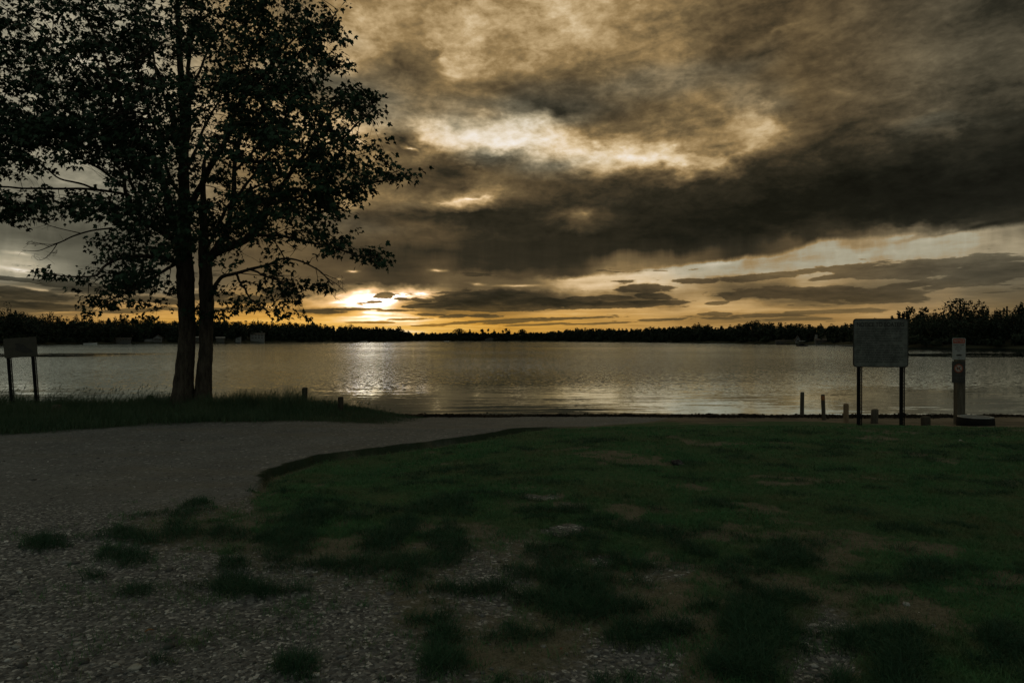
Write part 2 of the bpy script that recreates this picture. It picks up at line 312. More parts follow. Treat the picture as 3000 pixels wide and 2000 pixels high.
# px, py, half width, half height, tilt (deg, up to the right), amount
BLOBS = [
 (1180, 874, 36, 4, -3, -0.25), (1010, 862, 70, 14, 8, 0.15), (1100, 875, 120, 22, 0, 0.25), (1080, 915, 120, 10, 0, 0.15), (1040, 905, 110, 4, 1, -0.3), (1170, 908, 60, 4, 0, -0.3), (1080, 945, 90, 3, 0, -0.25), (1200, 935, 70, 3, 2, -0.25),
 (1350, 405, 150, 40, -4, 0.16), (1500, 425, 160, 36, -5, 0.16), (1620, 418, 130, 40, -6, 0.14), (1730, 448, 110, 34, -10, 0.14), (1880, 462, 130, 30, -12, 0.14), (1985, 480, 90, 24, -8, 0.1), (1100, 60, 140, 70, 10, 0.08), (1380, 60, 160, 90, 0, 0.07), (1660, 60, 160, 110, 0, 0.08), (1300, 200, 130, 60, 10, 0.06), (1650, 330, 120, 50, -12, -0.12), (1480, 265, 110, 40, -10, -0.08), (1560, 300, 160, 40, -20, -0.08), (1330, 505, 160, 18, -4, -0.1),
 (1400, 578, 75, 10, 6, 0.35), (1300, 592, 60, 9, 4, 0.18), (1690, 622, 55, 24, 0, 0.25),
 (1040, 796, 26, 7, 0, 0.55), (1290, 793, 45, 8, -4, 0.5), (1003, 817, 14, 7, 0, 0.3),
 (1195, 435, 42, 9, -25, 0.5), (1165, 400, 55, 40, -30, -0.22), (1160, 190, 70, 45, -20, -0.14),
 (1330, 168, 95, 18, 6, 0.14),
 (2150, 455, 150, 16, 21, 0.16), (2110, 425, 120, 16, 12, -0.12),
 (2290, 90, 110, 16, 15, 0.12), (2280, 140, 120, 16, 12, -0.1),
 (1400, 832, 50, 8, -4, 0.42), (1520, 837, 110, 6, 1, 0.42), (1450, 868, 190, 16, 0, -0.25), (1600, 878, 170, 9, -1, -0.3),
 (1270, 893, 70, 7, 3, -0.42), (1235, 878, 40, 6, -8, -0.3), (1128, 864, 26, 9, 0, -0.6), (1110, 883, 22, 3, 0, -0.3),
 (950, 912, 80, 6, 0, -0.4), (1080, 927, 80, 5, 2, 0.2), (1330, 926, 70, 5, 2, -0.3), (1420, 925, 60, 5, 0, -0.3), (1480, 938, 160, 4, 3, -0.25), (1640, 934, 160, 4, 2, -0.25), (1300, 950, 120, 4, 3, -0.22), (1500, 943, 100, 4, 4, -0.2),
 (1890, 846, 90, 11, 2, -0.4), (1920, 867, 70, 9, -3, -0.35), (1800, 871, 70, 7, 0, -0.35), (1880, 888, 170, 7, 1, -0.38), (1770, 895, 110, 6, 0, -0.25),
 (2230, 812, 150, 9, 3, -0.32), (2050, 822, 80, 7, 0, -0.3), (2440, 811, 60, 6, 4, -0.25), (2600, 806, 130, 10, -2, -0.3), (2700, 780, 250, 16, 3, -0.25), (2900, 785, 130, 12, 1, -0.25),
 (2300, 858, 240, 14, -1, -0.25), (2500, 865, 160, 18, 0, -0.2), (2650, 838, 120, 8, 5, -0.3), (2900, 812, 140, 20, 5, -0.25), (2790, 838, 130, 7, 3, -0.22),
 (2100, 920, 50, 6, 0, -0.25), (2250, 924, 130, 5, 0, -0.25), (2420, 914, 170, 6, 1, -0.25), (2120, 932, 70, 4, 0, -0.25),
 (2140, 870, 35, 8, 0, -0.35), (2090, 888, 40, 5, 5, -0.25), (2700, 690, 90, 14, 8, -0.12), (2800, 678, 200, 10, 8, -0.2),
 (60, 790, 70, 10, -6, 0.3), (60, 742, 60, 8, -3, 0.25), (120, 850, 130, 9, -6, 0.3), (60, 862, 110, 12, -6, -0.25), (200, 835, 120, 9, -3, -0.3), (200, 855, 90, 5, 0, 0.3), (100, 895, 150, 9, -4, -0.3), (220, 905, 90, 5, 2, 0.3), (60, 820, 140, 6, -6, -0.25), (160, 915, 80, 4, 3, 0.25),
 (600, 870, 100, 12, 2, -0.25), (740, 880, 90, 10, 2, -0.3), (560, 845, 100, 8, 2, 0.25), (800, 900, 110, 7, 0, 0.25), (700, 905, 100, 5, 2, -0.2), (820, 850, 60, 14, 10, -0.15),
]
build_sky()

# ================================================================ helpers
rng = np.random.default_rng(7)
random.seed(7)

def tag(o, label=None, cat=None, group=None, kind=None):
    if label: o['label'] = label
    if cat: o['category'] = cat
    if group: o['group'] = group
    if kind: o['kind'] = kind
    return o

def link(o, parent=None):
    COL.objects.link(o)
    if parent is not None: o.parent = parent
    return o

def empty(name, loc, rotz=0.0, label=None, cat=None, group=None):
    o = bpy.data.objects.new(name, None); COL.objects.link(o)
    o.empty_display_size = 0.2
    o.location = loc; o.rotation_euler = (0, 0, rotz)
    return tag(o, label, cat, group)

def np_mesh(name, verts, faces_flat, loop_counts, mat=None, parent=None, smooth=False, attrs=None):
    """mesh from numpy arrays; faces_flat = vertex index per loop, loop_counts = loops per face"""
    me = bpy.data.meshes.new(name)
    verts = np.asarray(verts, np.float32); faces_flat = np.asarray(faces_flat, np.int32); loop_counts = np.asarray(loop_counts, np.int32)
    me.vertices.add(len(verts)); me.vertices.foreach_set('co', verts.ravel())
    me.loops.add(len(faces_flat)); me.loops.foreach_set('vertex_index', faces_flat)
    me.polygons.add(len(loop_counts))
    starts = np.zeros(len(loop_counts), np.int32); starts[1:] = np.cumsum(loop_counts)[:-1]
    me.polygons.foreach_set('loop_start', starts)
    me.polygons.foreach_set('loop_total', loop_counts)
    if smooth: me.polygons.foreach_set('use_smooth', np.ones(len(loop_counts), bool))
    for k, a in (attrs or {}).items():
        at = me.attributes.new(k, 'FLOAT', 'POINT'); at.data.foreach_set('value', np.asarray(a, np.float32))
    me.update(calc_edges=True); me.validate()
    if mat: me.materials.append(mat)
    return link(bpy.data.objects.new(name, me), parent)

class MB:
    """gathers simple shapes into ONE mesh"""
    def __init__(s): s.bm = bmesh.new()
    def box(s, c, size, rot=None, bevel=0.0):
        M = Matrix.Translation(c) @ (rot.to_4x4() if rot is not None else Matrix()) @ Matrix.Diagonal((*size, 1))
        r = bmesh.ops.create_cube(s.bm, size=1.0, matrix=M)
        if bevel:
            es = {e for v in r['verts'] for e in v.link_edges}
            bmesh.ops.bevel(s.bm, geom=list(es), offset=bevel, segments=2, affect='EDGES', profile=0.5)
        return s
    def rings(s, rings, cap=True):
        """loft through rings of equal vertex count"""
        rs = [[s.bm.verts.new(p) for p in r] for r in rings]
        n = len(rs[0])
        for a, b in zip(rs[:-1], rs[1:]):
            for i in range(n): s.bm.faces.new((a[i], a[(i + 1) % n], b[(i + 1) % n], b[i]))
        if cap:
            s.bm.faces.new(rs[0][::-1]); s.bm.faces.new(rs[-1])
        return s
    def lathe(s, prof, n=24, c=(0, 0, 0), wob=0.0, tilt=(0, 0)):
        rs = []
        for r, z in prof:
            ring = []
            for i in range(n):
                a = 2 * math.pi * i / n
                rr = r * (1 + wob * mnoise.noise(Vector((math.cos(a) * 1.7, math.sin(a) * 1.7, z * 6 + c[0]))))
                ring.append((c[0] + rr * math.cos(a), c[1] + rr * math.sin(a), c[2] + z + (tilt[0] * rr * math.cos(a) + tilt[1] * rr * math.sin(a) if z > 0.6 * prof[-1][1] else 0)))
            rs.append(ring)
        return s.rings(rs)
    def poly(s, pts2, z0, z1, plane='XZ', y=0.0):
        """extruded outline; plane XZ extrudes along y"""
        if plane == 'XZ': f = lambda p, d: (p[0], d, p[1])
        elif plane == 'YZ': f = lambda p, d: (d, p[0], p[1])
        else: f = lambda p, d: (p[0], p[1], d)
        return s.rings([[f(p, z0) for p in pts2], [f(p, z1) for p in pts2]])
    def build(s, name, mat, parent=None, smooth=False):
        bmesh.ops.recalc_face_normals(s.bm, faces=s.bm.faces)
        me = bpy.data.meshes.new(name); s.bm.to_mesh(me); s.bm.free()
        if smooth: me.polygons.foreach_set('use_smooth', np.ones(len(me.polygons), bool))
        me.materials.append(mat)
        return link(bpy.data.objects.new(name, me), parent)

class Tubes:
    def __init__(s): s.v = []; s.f = []; s.n = 0
    def add(s, pts, rad, sides=6, rough=0.0):
        pts = np.asarray(pts, float); k = len(pts)
        rad = np.broadcast_to(np.asarray(rad, float), (k,))
        t = np.gradient(pts, axis=0); t /= np.linalg.norm(t, axis=1)[:, None] + 1e-9
        ref = np.array((0.13, 1.0, 0.07)) if abs(t[0, 1]) < 0.9 else np.array((1.0, 0.1, 0.0))
        a = np.cross(t, ref); a /= np.linalg.norm(a, axis=1)[:, None] + 1e-9
        b = np.cross(t, a)
        th = 2 * np.pi * np.arange(sides) / sides
        rr = rad[:, None] * np.ones((k, sides))
        if rough: rr = rr * (1 + rough * rng.normal(size=(k, sides)))
        ring = pts[:, None, :] + rr[..., None] * (np.cos(th)[None, :, None] * a[:, None, :] + np.sin(th)[None, :, None] * b[:, None, :])
        s.v.append(ring.reshape(-1, 3))
        i = np.arange(k - 1)[:, None] * sides; j = np.arange(sides)[None, :]; j2 = (j + 1) % sides
        q = np.stack((i + j, i + j2, i + sides + j2, i + sides + j), -1).reshape(-1, 4) + s.n
        s.f.append(q); s.n += k * sides
    def build(s, name, mat, parent=None, smooth=True):
        v = np.concatenate(s.v); f = np.concatenate(s.f)
        return np_mesh(name, v, f.ravel(), np.full(len(f), 4), mat, parent, smooth)

def spline(pts, n=6):
    """Catmull-Rom through the points"""
    P = np.asarray(pts, float); P = np.vstack((2 * P[0] - P[1], P, 2 * P[-1] - P[-2]))
    out = []
    for i in range(1, len(P) - 2):
        for t in np.arange(n) / n:
            p0, p1, p2, p3 = P[i - 1:i + 3]
            out.append(0.5 * (2 * p1 + (p2 - p0) * t + (2 * p0 - 5 * p1 + 4 * p2 - p3) * t * t + (3 * p1 - p0 - 3 * p2 + p3) * t ** 3))
    out.append(P[-2])
    return np.array(out)

def mat_new(name):
    m = bpy.data.materials.new(name); m.use_nodes = True
    nt = m.node_tree; T = Tree(nt)
    b = nt.nodes['Principled BSDF']
    return m, T, b

def put_bump(T, b, h, strength=0.5, dist=0.01):
    n = T.new('ShaderNodeBump'); n.inputs['Strength'].default_value = strength; n.inputs['Distance'].default_value = dist
    T.put(n.inputs['Height'], h); T.nt.links.new(n.outputs[0], b.inputs['Normal'])

def mat_simple(name, c1, c2, scale=8.0, rough=0.75, stretch=(1, 1, 1), bump=0.3, bdist=0.004, spec=0.3, metal=0.0, lo=0.35, hi=0.65):
    m, T, b = mat_new(name)
    p = T.mapping(T.new('ShaderNodeTexCoord').outputs['Object'], scale=stretch)
    f = T.noise(p, scale, 5.0, 0.6)
    T.put(b.inputs['Base Color'], T.mixc(T.mr(f, lo, hi), c1, c2))
    T.put(b.inputs['Roughness'], T.mr(f, 0.3, 0.7, rough - 0.08, min(1.0, rough + 0.08)))
    b.inputs['Specular IOR Level'].default_value = spec; b.inputs['Metallic'].default_value = metal
    put_bump(T, b, T.noise(p, scale * 3, 4.0, 0.6), bump, bdist)
    return m

def px_ground(px, py, z=0.0):
    Y = (EYE - z) * FPX / (py - HY)
    return (px - CX) / FPX * Y, Y

def at(px, py, Y):
    """point at depth Y seen at photo pixel px, py"""
    return np.array(((px - CX) / FPX * Y, Y, EYE + (HY - py) / FPX * Y))

def vnoise(x, y, scale, seed=0):
    """value noise on arrays (smooth, -1..1)"""
    x = np.asarray(x) * scale + 31.7 * seed; y = np.asarray(y) * scale - 17.3 * seed
    xi = np.floor(x).astype(np.int64); yi = np.floor(y).astype(np.int64)
    fx = x - xi; fy = y - yi
    fx = fx * fx * (3 - 2 * fx); fy = fy * fy * (3 - 2 * fy)
    def h(a, b):
        n = (a * 374761393 + b * 668265263 + seed * 974711) & 0x7fffffff
        n = ((n ^ (n >> 13)) * 1274126177) & 0x7fffffff
        return ((n ^ (n >> 16)) & 0xffff) / 32767.5 - 1.0
    return (h(xi, yi) * (1 - fx) + h(xi + 1, yi) * fx) * (1 - fy) + (h(xi, yi + 1) * (1 - fx) + h(xi + 1, yi + 1) * fx) * fy

def fbm(x, y, scale, octv=4, seed=0):
    s = 0; a = 1.0; t = 0
    for o in range(octv):
        s = s + a * vnoise(x, y, scale * 2 ** o, seed + o); t += a; a *= 0.55
    return s / t

def sstep(a, b, x):
    t = np.clip((np.asarray(x, float) - a) / (b - a), 0, 1)
    return t * t * (3 - 2 * t)

# ================================================================ lie of the land
EDGE = np.array([(-2.95, 6.0), (-2.74, 7.1), (-2.86, 7.8), (-3.02, 8.45), (-2.95, 9.0), (-2.68, 9.65), (-1.67, 10.42), (-0.8, 11.35), (0.05, 12.3), (1.35, 13.6), (3.0, 15.3), (4.5, 18.5)])

def edge_sd(x, y):
    """signed distance to the broken edge of the ramp: positive on the lawn side"""
    x = np.asarray(x, float); y = np.asarray(y, float)
    best = np.full(x.shape, 1e9); sg = np.ones(x.shape); par = np.zeros(x.shape)
    for i in range(len(EDGE) - 1):
        a, b = EDGE[i], EDGE[i + 1]; d = b - a; L = d @ d
        t = np.clip(((x - a[0]) * d[0] + (y - a[1]) * d[1]) / L, 0, 1)
        ex = x - a[0] - t * d[0]; ey = y - a[1] - t * d[1]
        dd = np.hypot(ex, ey); cr = ex * d[1] - ey * d[0]
        m = dd < best
        best = np.where(m, dd, best); sg = np.where(m, np.sign(cr), sg); par = np.where(m, i + t, par)
    return best * sg, par

SHORE = [(-1400, 190), (-600, 200), (-200, 225), (0, 240), (100, 265), (250, 300), (400, 330), (550, 345), (700, 365), (850, 420), (1000, 520), (1180, 640), (1400, 700), (1600, 640), (1800, 500), (1950, 440), (2100, 385), (2200, 350), (2300, 310), (2400, 270), (2500, 225), (2600, 190), (2700, 168), (2800, 158), (3000, 145), (3400, 130), (4200, 120)]
def shore_r(az):
    px = CX + FPX * np.tan(np.clip(az, -1.0, 1.0))
    r = np.interp(px, [p[0] for p in SHORE], [p[1] for p in SHORE])
    return r * np.cos(np.clip(az, -1, 1)) ** -1.0

def height(x, y):
    x = np.asarray(x, float); y = np.asarray(y, float)
    z = np.interp(y, [-400, 0, 10.5, 12.3, 14, 16, 18.3, 21, 30, 60], [2.0, 0.0, -0.0, -0.02, -0.17, -0.32, -0.45, -0.75, -1.6, -2.5])
    # left bank under the maple stands higher and ends in a short drop
    wb = sstep(-1.8, -4.2, x + 0.25 * fbm(x, y, 0.6, 2, 3))
    zb = np.interp(y + 0.2 * fbm(x, y, 0.8, 2, 5), [-400, 0, 12.0, 13.0, 15.8, 16.6, 17.6, 21, 30, 60], [2.0, 0.0, -0.04, 0.0, 0.0, -0.06, -0.5, -0.9, -1.6, -2.5])
    z = z * (1 - wb) + zb * wb
    sd, par = edge_sd(x, y)
    sdj = sd + 0.09 * fbm(x, y, 3.0, 4, 9) + 0.012 * fbm(x, y, 12.0, 2, 19)
    amt = 0.10 * np.interp(par, [0, 0.9, 2.0, 3.0, 4.0, 6.5, 8.0, 9.0, 9.6], [0, 0.02, 0.6, 0.9, 1.0, 1.0, 0.8, 0.25, 0.0])
    z = z - amt * sstep(-0.012, 0.03, sdj) * (1 - sstep(0.5, 3.2, sd))
    near = 1 - sstep(25, 40, np.hypot(x, y))
    z = z + near * (0.035 * fbm(x, y, 0.5, 3, 1) * sstep(2.0, 5.0, np.hypot(x, y)) + 0.007 * fbm(x, y, 5.0, 3, 2) + 0.004 * fbm(x, y, 22.0, 2, 4))
    # far shore
    r = np.hypot(x, y); az = np.arctan2(x, y)
    rs = shore_r(az) + 6 * fbm(az * 40, az * 0, 1.0, 3, 8)
    front = sstep(-0.2, 0.2, np.cos(az) - 0.35)
    dr = r - rs
    far = np.interp(dr, [-60, -6, 0, 6, 22, 75, 1500], [-2.5, -1.2, WATER_Z, 0.3, 0.9, 5.0, 6.0]) + 0.25 * fbm(x, y, 0.05, 3, 6)
    w = sstep(60, 110, r) * front
    side = np.interp(r, [40, 400, 4000], [0.6, 1.5, 4.0])
    wside = sstep(20, 60, r) * (1 - front) * sstep(4.0, -8.0, y)
    z = z * (1 - w) + far * w
    z = np.where(r > 60, np.maximum(z, -2.5), z)
    return z * (1 - wside) + side * wside

def hz(x, y): return float(height(np.array([x]), np.array([y]))[0])

# ---- cover of the near ground, surveyed from the photograph and laid out on the ground plan
GREEN = {
 1230: [(0,1),(3000,1)],
 1300: [(0,0),(700,0),(760,1),(3000,1)],
 1380: [(0,0),(740,0),(790,.9),(950,1),(3000,1)],
 1450: [(0,0),(735,0),(790,.6),(900,.9),(1100,1),(1300,.85),(1500,.9),(3000,1)],
 1520: [(0,0),(300,0),(500,.25),(700,.5),(900,.75),(1100,.7),(1300,.6),(1500,.55),(1700,.75),(1900,.85),(3000,1)],
 1600: [(0,.02),(130,.12),(350,.3),(600,.3),(800,.45),(1000,.4),(1200,.45),(1400,.38),(1550,.32),(1700,.48),(1900,.7),(2300,.9),(3000,1)],
 1680: [(0,0),(300,.05),(600,.15),(800,.2),(1000,.22),(1200,.26),(1400,.2),(1600,.25),(1800,.36),(2000,.5),(2200,.6),(2500,.85),(3000,.95)],
 1760: [(0,0),(500,.04),(700,.1),(900,.08),(1100,.16),(1400,.24),(1700,.4),(1900,.25),(2100,.55),(2300,.7),(2600,.45),(2800,.7),(3000,.9)],
 1850: [(0,0),(800,.02),(1100,.1),(1300,.24),(1500,.24),(1700,.2),(1900,.35),(2100,.55),(2300,.5),(2450,.2),(2650,.5),(2850,.7),(3000,.8)],
 1950: [(0,0),(400,.03),(800,.1),(1000,.08),(1300,.24),(1500,.2),(1800,.1),(2100,.45),(2250,.65),(2420,.12),(2600,.5),(2900,.8),(3000,.8)],
 2200: [(0,0),(900,.05),(1300,.2),(1800,.2),(2250,.6),(2600,.5),(3000,.8)],
}
STONE = {
 1450: [(0,.7),(740,.6),(800,.1),(1200,0),(3000,0)],
 1560: [(0,.8),(300,.7),(450,.35),(700,.2),(900,.15),(1300,.35),(1650,.45),(1800,.05),(3000,0)],
 1680: [(0,.95),(600,.85),(800,.6),(1000,.5),(1200,.35),(1400,.7),(1600,.3),(1930,.4),(2050,.05),(3000,0)],
 1800: [(0,1),(900,.95),(1100,.7),(1200,.35),(1500,.6),(1600,.3),(1850,.25),(2000,.3),(2200,.1),(2420,.5),(2600,.1),(3000,0)],
 1900: [(0,1),(1000,1),(1200,.7),(1350,.3),(1600,.2),(1750,.7),(1900,.9),(2050,.3),(2250,.05),(2340,.6),(2450,.95),(2600,.25),(3000,.05)],
 2000: [(0,1),(1100,1),(1300,.6),(1500,.5),(1700,.8),(1900,1),(2050,.4),(2250,.1),(2400,.8),(2550,.2),(3000,.05)],
}
CLUMPS = [(137,1598,60,20),(363,1569,70,18),(376,1639,80,25),(574,1486,60,22),(523,1518,45,18),(535,1569,60,25),(440,1582,50,18),(676,1562,70,24),(829,1588,90,35),(803,1632,40,25),(910,1512,120,40),(1205,1543,60,30),(1129,1594,70,35),(1320,1600,60,50),(1205,1658,45,22),(957,1658,45,22),(670,1664,50,18),(676,1728,55,25),(759,1741,45,20),(861,1731,45,20),(1300,1486,100,30),(1288,1856,60,30),(1307,1939,60,50),(874,1958,70,45),(472,1977,40,15),(1660,1747,115,65),(1863,1773,45,25),(1723,1607,25,15),(1793,1639,40,18),(1876,1849,100,45),(2010,1837,70,35),(2163,1671,60,25),(2221,1811,100,90),(2221,1920,90,80),(2635,1875,60,20),(2667,1958,80,40),(2480,1977,60,25),(2724,1696,80,35),(2935,1913,90,60),(2310,1639,90,40),(290,1715,35,14),(430,1750,50,22)]
BARE = [(2425,1905,85,55,1.0),(2680,1805,110,42,.25),(1857,1930,85,55,1.0),(1647,1550,65,18,.8),(1946,1668,80,26,.5),(2200,1684,70,12,.1),(1422,1696,85,30,.9),(1390,1926,45,25,.05),(1740,1636,30,12,.8),(2080,1810,60,20,.3),(2000,1800,50,20,.6),(2700,1600,60,12,.0),(1850,1500,90,14,.1),(1700,1490,70,14,.5),(2280,1410,70,10,.1),(2790,1350,60,10,.2),(2680,1335,50,8,.2),(1600,1460,60,10,.6)]

def table(tab, px, py):
    ys = sorted(tab); out = np.zeros(px.shape); w = np.zeros(px.shape)
    py = np.clip(py, ys[0], ys[-1])
    for i in range(len(ys) - 1):
        m = (py >= ys[i]) & (py <= ys[i + 1])
        if not m.any(): continue
        t = (py[m] - ys[i]) / (ys[i + 1] - ys[i])
        a = np.interp(px[m], *zip(*tab[ys[i]])); b = np.interp(px[m], *zip(*tab[ys[i + 1]]))
        out[m] = a * (1 - t) + b * t
    return out

def cover(x, y):
    """green, stone, clump weights on the ground plan"""
    x = np.asarray(x, float); y = np.asarray(y, float)
    yy = np.clip(y, 2.6, 400)
    jx = 0.14 * fbm(x, y, 1.3, 4, 21) + 0.05 * fbm(x, y, 6.0, 3, 23); jy = 0.26 * fbm(x, y, 1.3, 4, 27) + 0.08 * fbm(x, y, 6.0, 3, 29)
    px = CX + FPX * (x + jx) / yy; py = HY + FPX * EYE / np.clip(yy + jy, 2.4, 400)
    g = table(GREEN, px, py); s = table(STONE, px, py)
    cl = np.zeros(x.shape)
    for (cx, cy, rx, ry) in CLUMPS:
        d = ((px - cx) / (rx * 1.05)) ** 2 + ((py - cy) / (ry * 1.15)) ** 2
        cl = np.maximum(cl, 1 - sstep(0.05, 1.35, d + 1.15 * fbm(x, y, 5, 4, 41)))
    for (cx, cy, rx, ry, st) in BARE:
        d = ((px - cx) / rx) ** 2 + ((py - cy) / ry) ** 2
        k = 1 - sstep(0.0, 1.8, d + 1.0 * fbm(x, y, 4, 4, 43))
        g = g * (1 - 0.85 * k); s = np.where(k > 0.02, s * (1 - k) + st * k, s)
    mixw = np.clip(3.2 * g * (1 - g) + 0.35 * g * (s > 0.3), 0, 1)
    xr, yr = x + 0.35 * y, 1.5 * y - 0.2 * x
    cl2 = sstep(0.10, 0.34, fbm(xr, yr, 2.6, 4, 201)) * np.clip(mixw * 1.25, 0, 0.9)
    cl3 = 0.55 * sstep(0.12, 0.42, fbm(xr, yr, 1.9, 5, 207)) * sstep(0.6, 0.9, g)
    cl = np.maximum(cl, np.maximum(cl2, cl3) * (y < 12.0))
    g = g * (1 - 0.55 * sstep(0.15, 0.42, fbm(xr, yr, 0.95, 5, 211)) * (g > 0.5))
    patch = fbm(x, y, 1.7, 4, 51)
    gg = sstep(0.15, 0.85, g + 0.32 * patch + 0.42 * fbm(x, y, 6.5, 4, 57))
    gg = np.where(g < 0.03, 0, gg)
    gg = gg * (x > -9)
    sd, par = edge_sd(x, y)
    lawn = sstep(0.02, 0.24, sd + 0.1 * fbm(x, y, 3.0, 3, 59))
    gg = np.where(y > 7.3, gg * lawn, gg)
    cl = np.where(y > 7.6, cl * lawn, cl)
    lim = np.interp(x / np.maximum(y, 1), [0, .1, .2, .35, .475, .55, .65, .75], [12.6, 14.0, 15.6, 15.8, 15.2, 14.0, 12.9, 12.6]) + 0.2 * fbm(x, y, 1.2, 3, 61)
    gg = gg * (1 - sstep(lim - 0.15, lim + 0.35, y))
    return np.clip(gg, 0, 1), np.clip(s, 0, 1), np.clip(cl, 0, 1)

def bank_mask(x, y):
    """tall grass on the bank left of the ramp"""
    x = np.asarray(x, float); y = np.asarray(y, float)
    lower = np.interp(x, [-30, -8.6, -5.8, -3.8, -2.4, -1.6], [10.6, 11.5, 12.9, 13.1, 13.4, 15.5]) + 0.32 * fbm(x, y, 1.1, 3, 71) + 0.16 * fbm(x, y, 5.0, 3, 73)
    return sstep(-0.05, 0.6, y - lower) * sstep(-2.0, -2.9, x + 0.2 * fbm(x, y, 1.0, 2, 75)) * (1 - sstep(17.2, 17.6, y))

# ================================================================ ground: one sheet from the camera to the horizon
def build_ground():
    f = R(43)
    ang = np.concatenate((np.linspace(-math.pi, -f, 150, endpoint=False), np.linspace(-f, f, 860, endpoint=False), np.linspace(f, math.pi, 150, endpoint=False)))
    rad = np.concatenate((np.linspace(0.5, 2.4, 12, endpoint=False), 2.4 * (21 / 2.4) ** (np.arange(500) / 500), 21 * (5200 / 21) ** (np.arange(130) / 129)))
    A, Rr = np.meshgrid(ang, rad)
    x = (Rr * np.sin(A)).ravel(); y = (Rr * np.cos(A)).ravel()
    z = height(x, y)
    nA, nR = len(ang), len(rad)
    near = (np.hypot(x, y) < 24)
    g = np.zeros(len(x)); s = np.zeros(len(x)); bank_step = np.zeros(len(x)); sa = np.zeros(len(x)); cl = np.zeros(len(x))
    g[near], s[near], cl[near] = cover(x[near], y[near])
    bank_step[near] = bank_mask(x[near], y[near])
    sde, pre = edge_sd(x[near], y[near])
    bank_step[near] = np.maximum(bank_step[near], 0.95 * sstep(-0.09, -0.03, sde + 0.09 * fbm(x[near], y[near], 3.0, 4, 9)) * (1 - sstep(0.0, 0.16, sde + 0.1 * fbm(x[near], y[near], 2.0, 3, 63))) * sstep(1.2, 2.4, pre) * (1 - sstep(8.2, 9.2, pre)))  # dark band painted along the ramp's broken step, added to the bank mask
    z = z + near * 0.012 * g * (0.5 + fbm(x, y, 3.0, 3, 81)) + near * 0.02 * cl
    far = np.hypot(x, y) > 60
    sd, par = edge_sd(x, y)
    lim = 12.4
    sa[near] = (sstep(lim - 0.3, lim + 0.2, y) * sstep(-0.1, 0.4, sd))[near]
    rdm = np.where(near, sstep(0.02, -0.03, sd) * sstep(6.0, 7.5, y + 0.4 * fbm(x, y, 0.8, 2, 5)), 0)
    i = (np.arange(nR - 1)[:, None] * nA); j = np.arange(nA)[None, :]; j2 = (j + 1) % nA
    q = np.stack((i + j, i + nA + j, i + nA + j2, i + j2), -1).reshape(-1, 4)
    c = len(x)
    x = np.append(x, 0); y = np.append(y, 0); z = np.append(z, hz(0, 0.5))
    jj = np.arange(nA)
    tri = np.stack((np.full(nA, c), jj, (jj + 1) % nA), -1)
    ap = lambda a: np.append(a, 0)
    m, T, b = mat_new('ground')
    geo = T.new('ShaderNodeNewGeometry').outputs['Position']
    def att(n): return T.new('ShaderNodeAttribute', attribute_name=n).outputs['Fac']
    n1 = T.noise(geo, 1.2, 5.0, 0.6); n2 = T.noise(geo, 14.0, 5.0, 0.65); n3 = T.noise(geo, 70.0, 3.0, 0.6)
    v1 = T.voronoi(geo, 55.0, 'Color'); vd = T.voronoi(geo, 55.0)
    v2 = T.voronoi(geo, 21.0, 'Color')
    soil = T.mixc(T.mr(n2, 0.3, 0.7), (0.055, 0.050, 0.036), (0.125, 0.113, 0.082))
    soil = T.mixc(T.mr(T.noise(geo, 5.0, 5.0, 0.65), 0.42, 0.66, 0.0, 0.8), soil, (0.040, 0.048, 0.024))
    soil = T.mixc(T.mr(n3, 0.35, 0.7, 0.0, 0.6), soil, (0.19, 0.175, 0.13))
    stone = T.ramp(T.sep(v1)[0], [(0.0, (0.056, 0.057, 0.058)), (0.5, (0.125, 0.126, 0.126)), (0.85, (0.20, 0.198, 0.19)), (1.0, (0.46, 0.45, 0.43))])
    stone = T.mixc(T.mr(n2, 0.35, 0.7, 0.25, 0.0), stone, (0.045, 0.042, 0.038))
    road = T.mixc(T.mr(n1, 0.35, 0.65), (0.110, 0.110, 0.108), (0.150, 0.149, 0.144))
    road = T.mixc(T.mr(n3, 0.5, 0.72, 0.0, 0.75), road, (0.21, 0.207, 0.195))
    road = T.mixc(T.mr(T.sep(T.voronoi(geo, 34.0, 'Color'))[1], 0.55, 1.0, 0.0, 0.6), road, (0.05, 0.05, 0.049))
    road = T.mixc(T.mr(T.sep(T.voronoi(geo, 26.0, 'Color'))[0], 0.93, 1.0, 0.0, 0.7), road, (0.34, 0.335, 0.32))
    road = T.mixc(T.mr(T.noise(T.mapping(geo, scale=(0.35, 1.6, 1)), 1.0, 3.0, 0.5), 0.5, 0.72, 0, 0.45), road, (0.135, 0.118, 0.088))
    sand = T.mixc(T.mr(n1, 0.4, 0.65), (0.095, 0.080, 0.058), (0.18, 0.145, 0.105))
    sand = T.mixc(T.mr(T.noise(geo, 5.0, 4.0, 0.6), 0.52, 0.68, 0, 0.7), sand, (0.05, 0.052, 0.03))
    turf = T.mixc(T.mr(n2, 0.35, 0.7), (0.025, 0.060, 0.027), (0.055, 0.095, 0.040))
    turf = T.mixc(T.mr(n1, 0.5, 0.72, 0, 0.5), turf, (0.085, 0.075, 0.042))
    wood = T.mixc(n1, (0.018, 0.022, 0.012), (0.04, 0.04, 0.025))
    col = T.mixc(T.mr(T.m('ADD', att('stone'), T.m('MULTIPLY', T.m('SUBTRACT', n2, 0.5), 0.9)), 0.35, 0.62), soil, stone)
    col = T.mixc(att('road'), col, road)
    col = T.mixc(att('sand'), col, sand)
    col = T.mixc(T.mr(T.m('ADD', att('green'), T.m('MULTIPLY', T.m('SUBTRACT', n2, 0.5), 0.5)), 0.3, 0.75), col, turf)
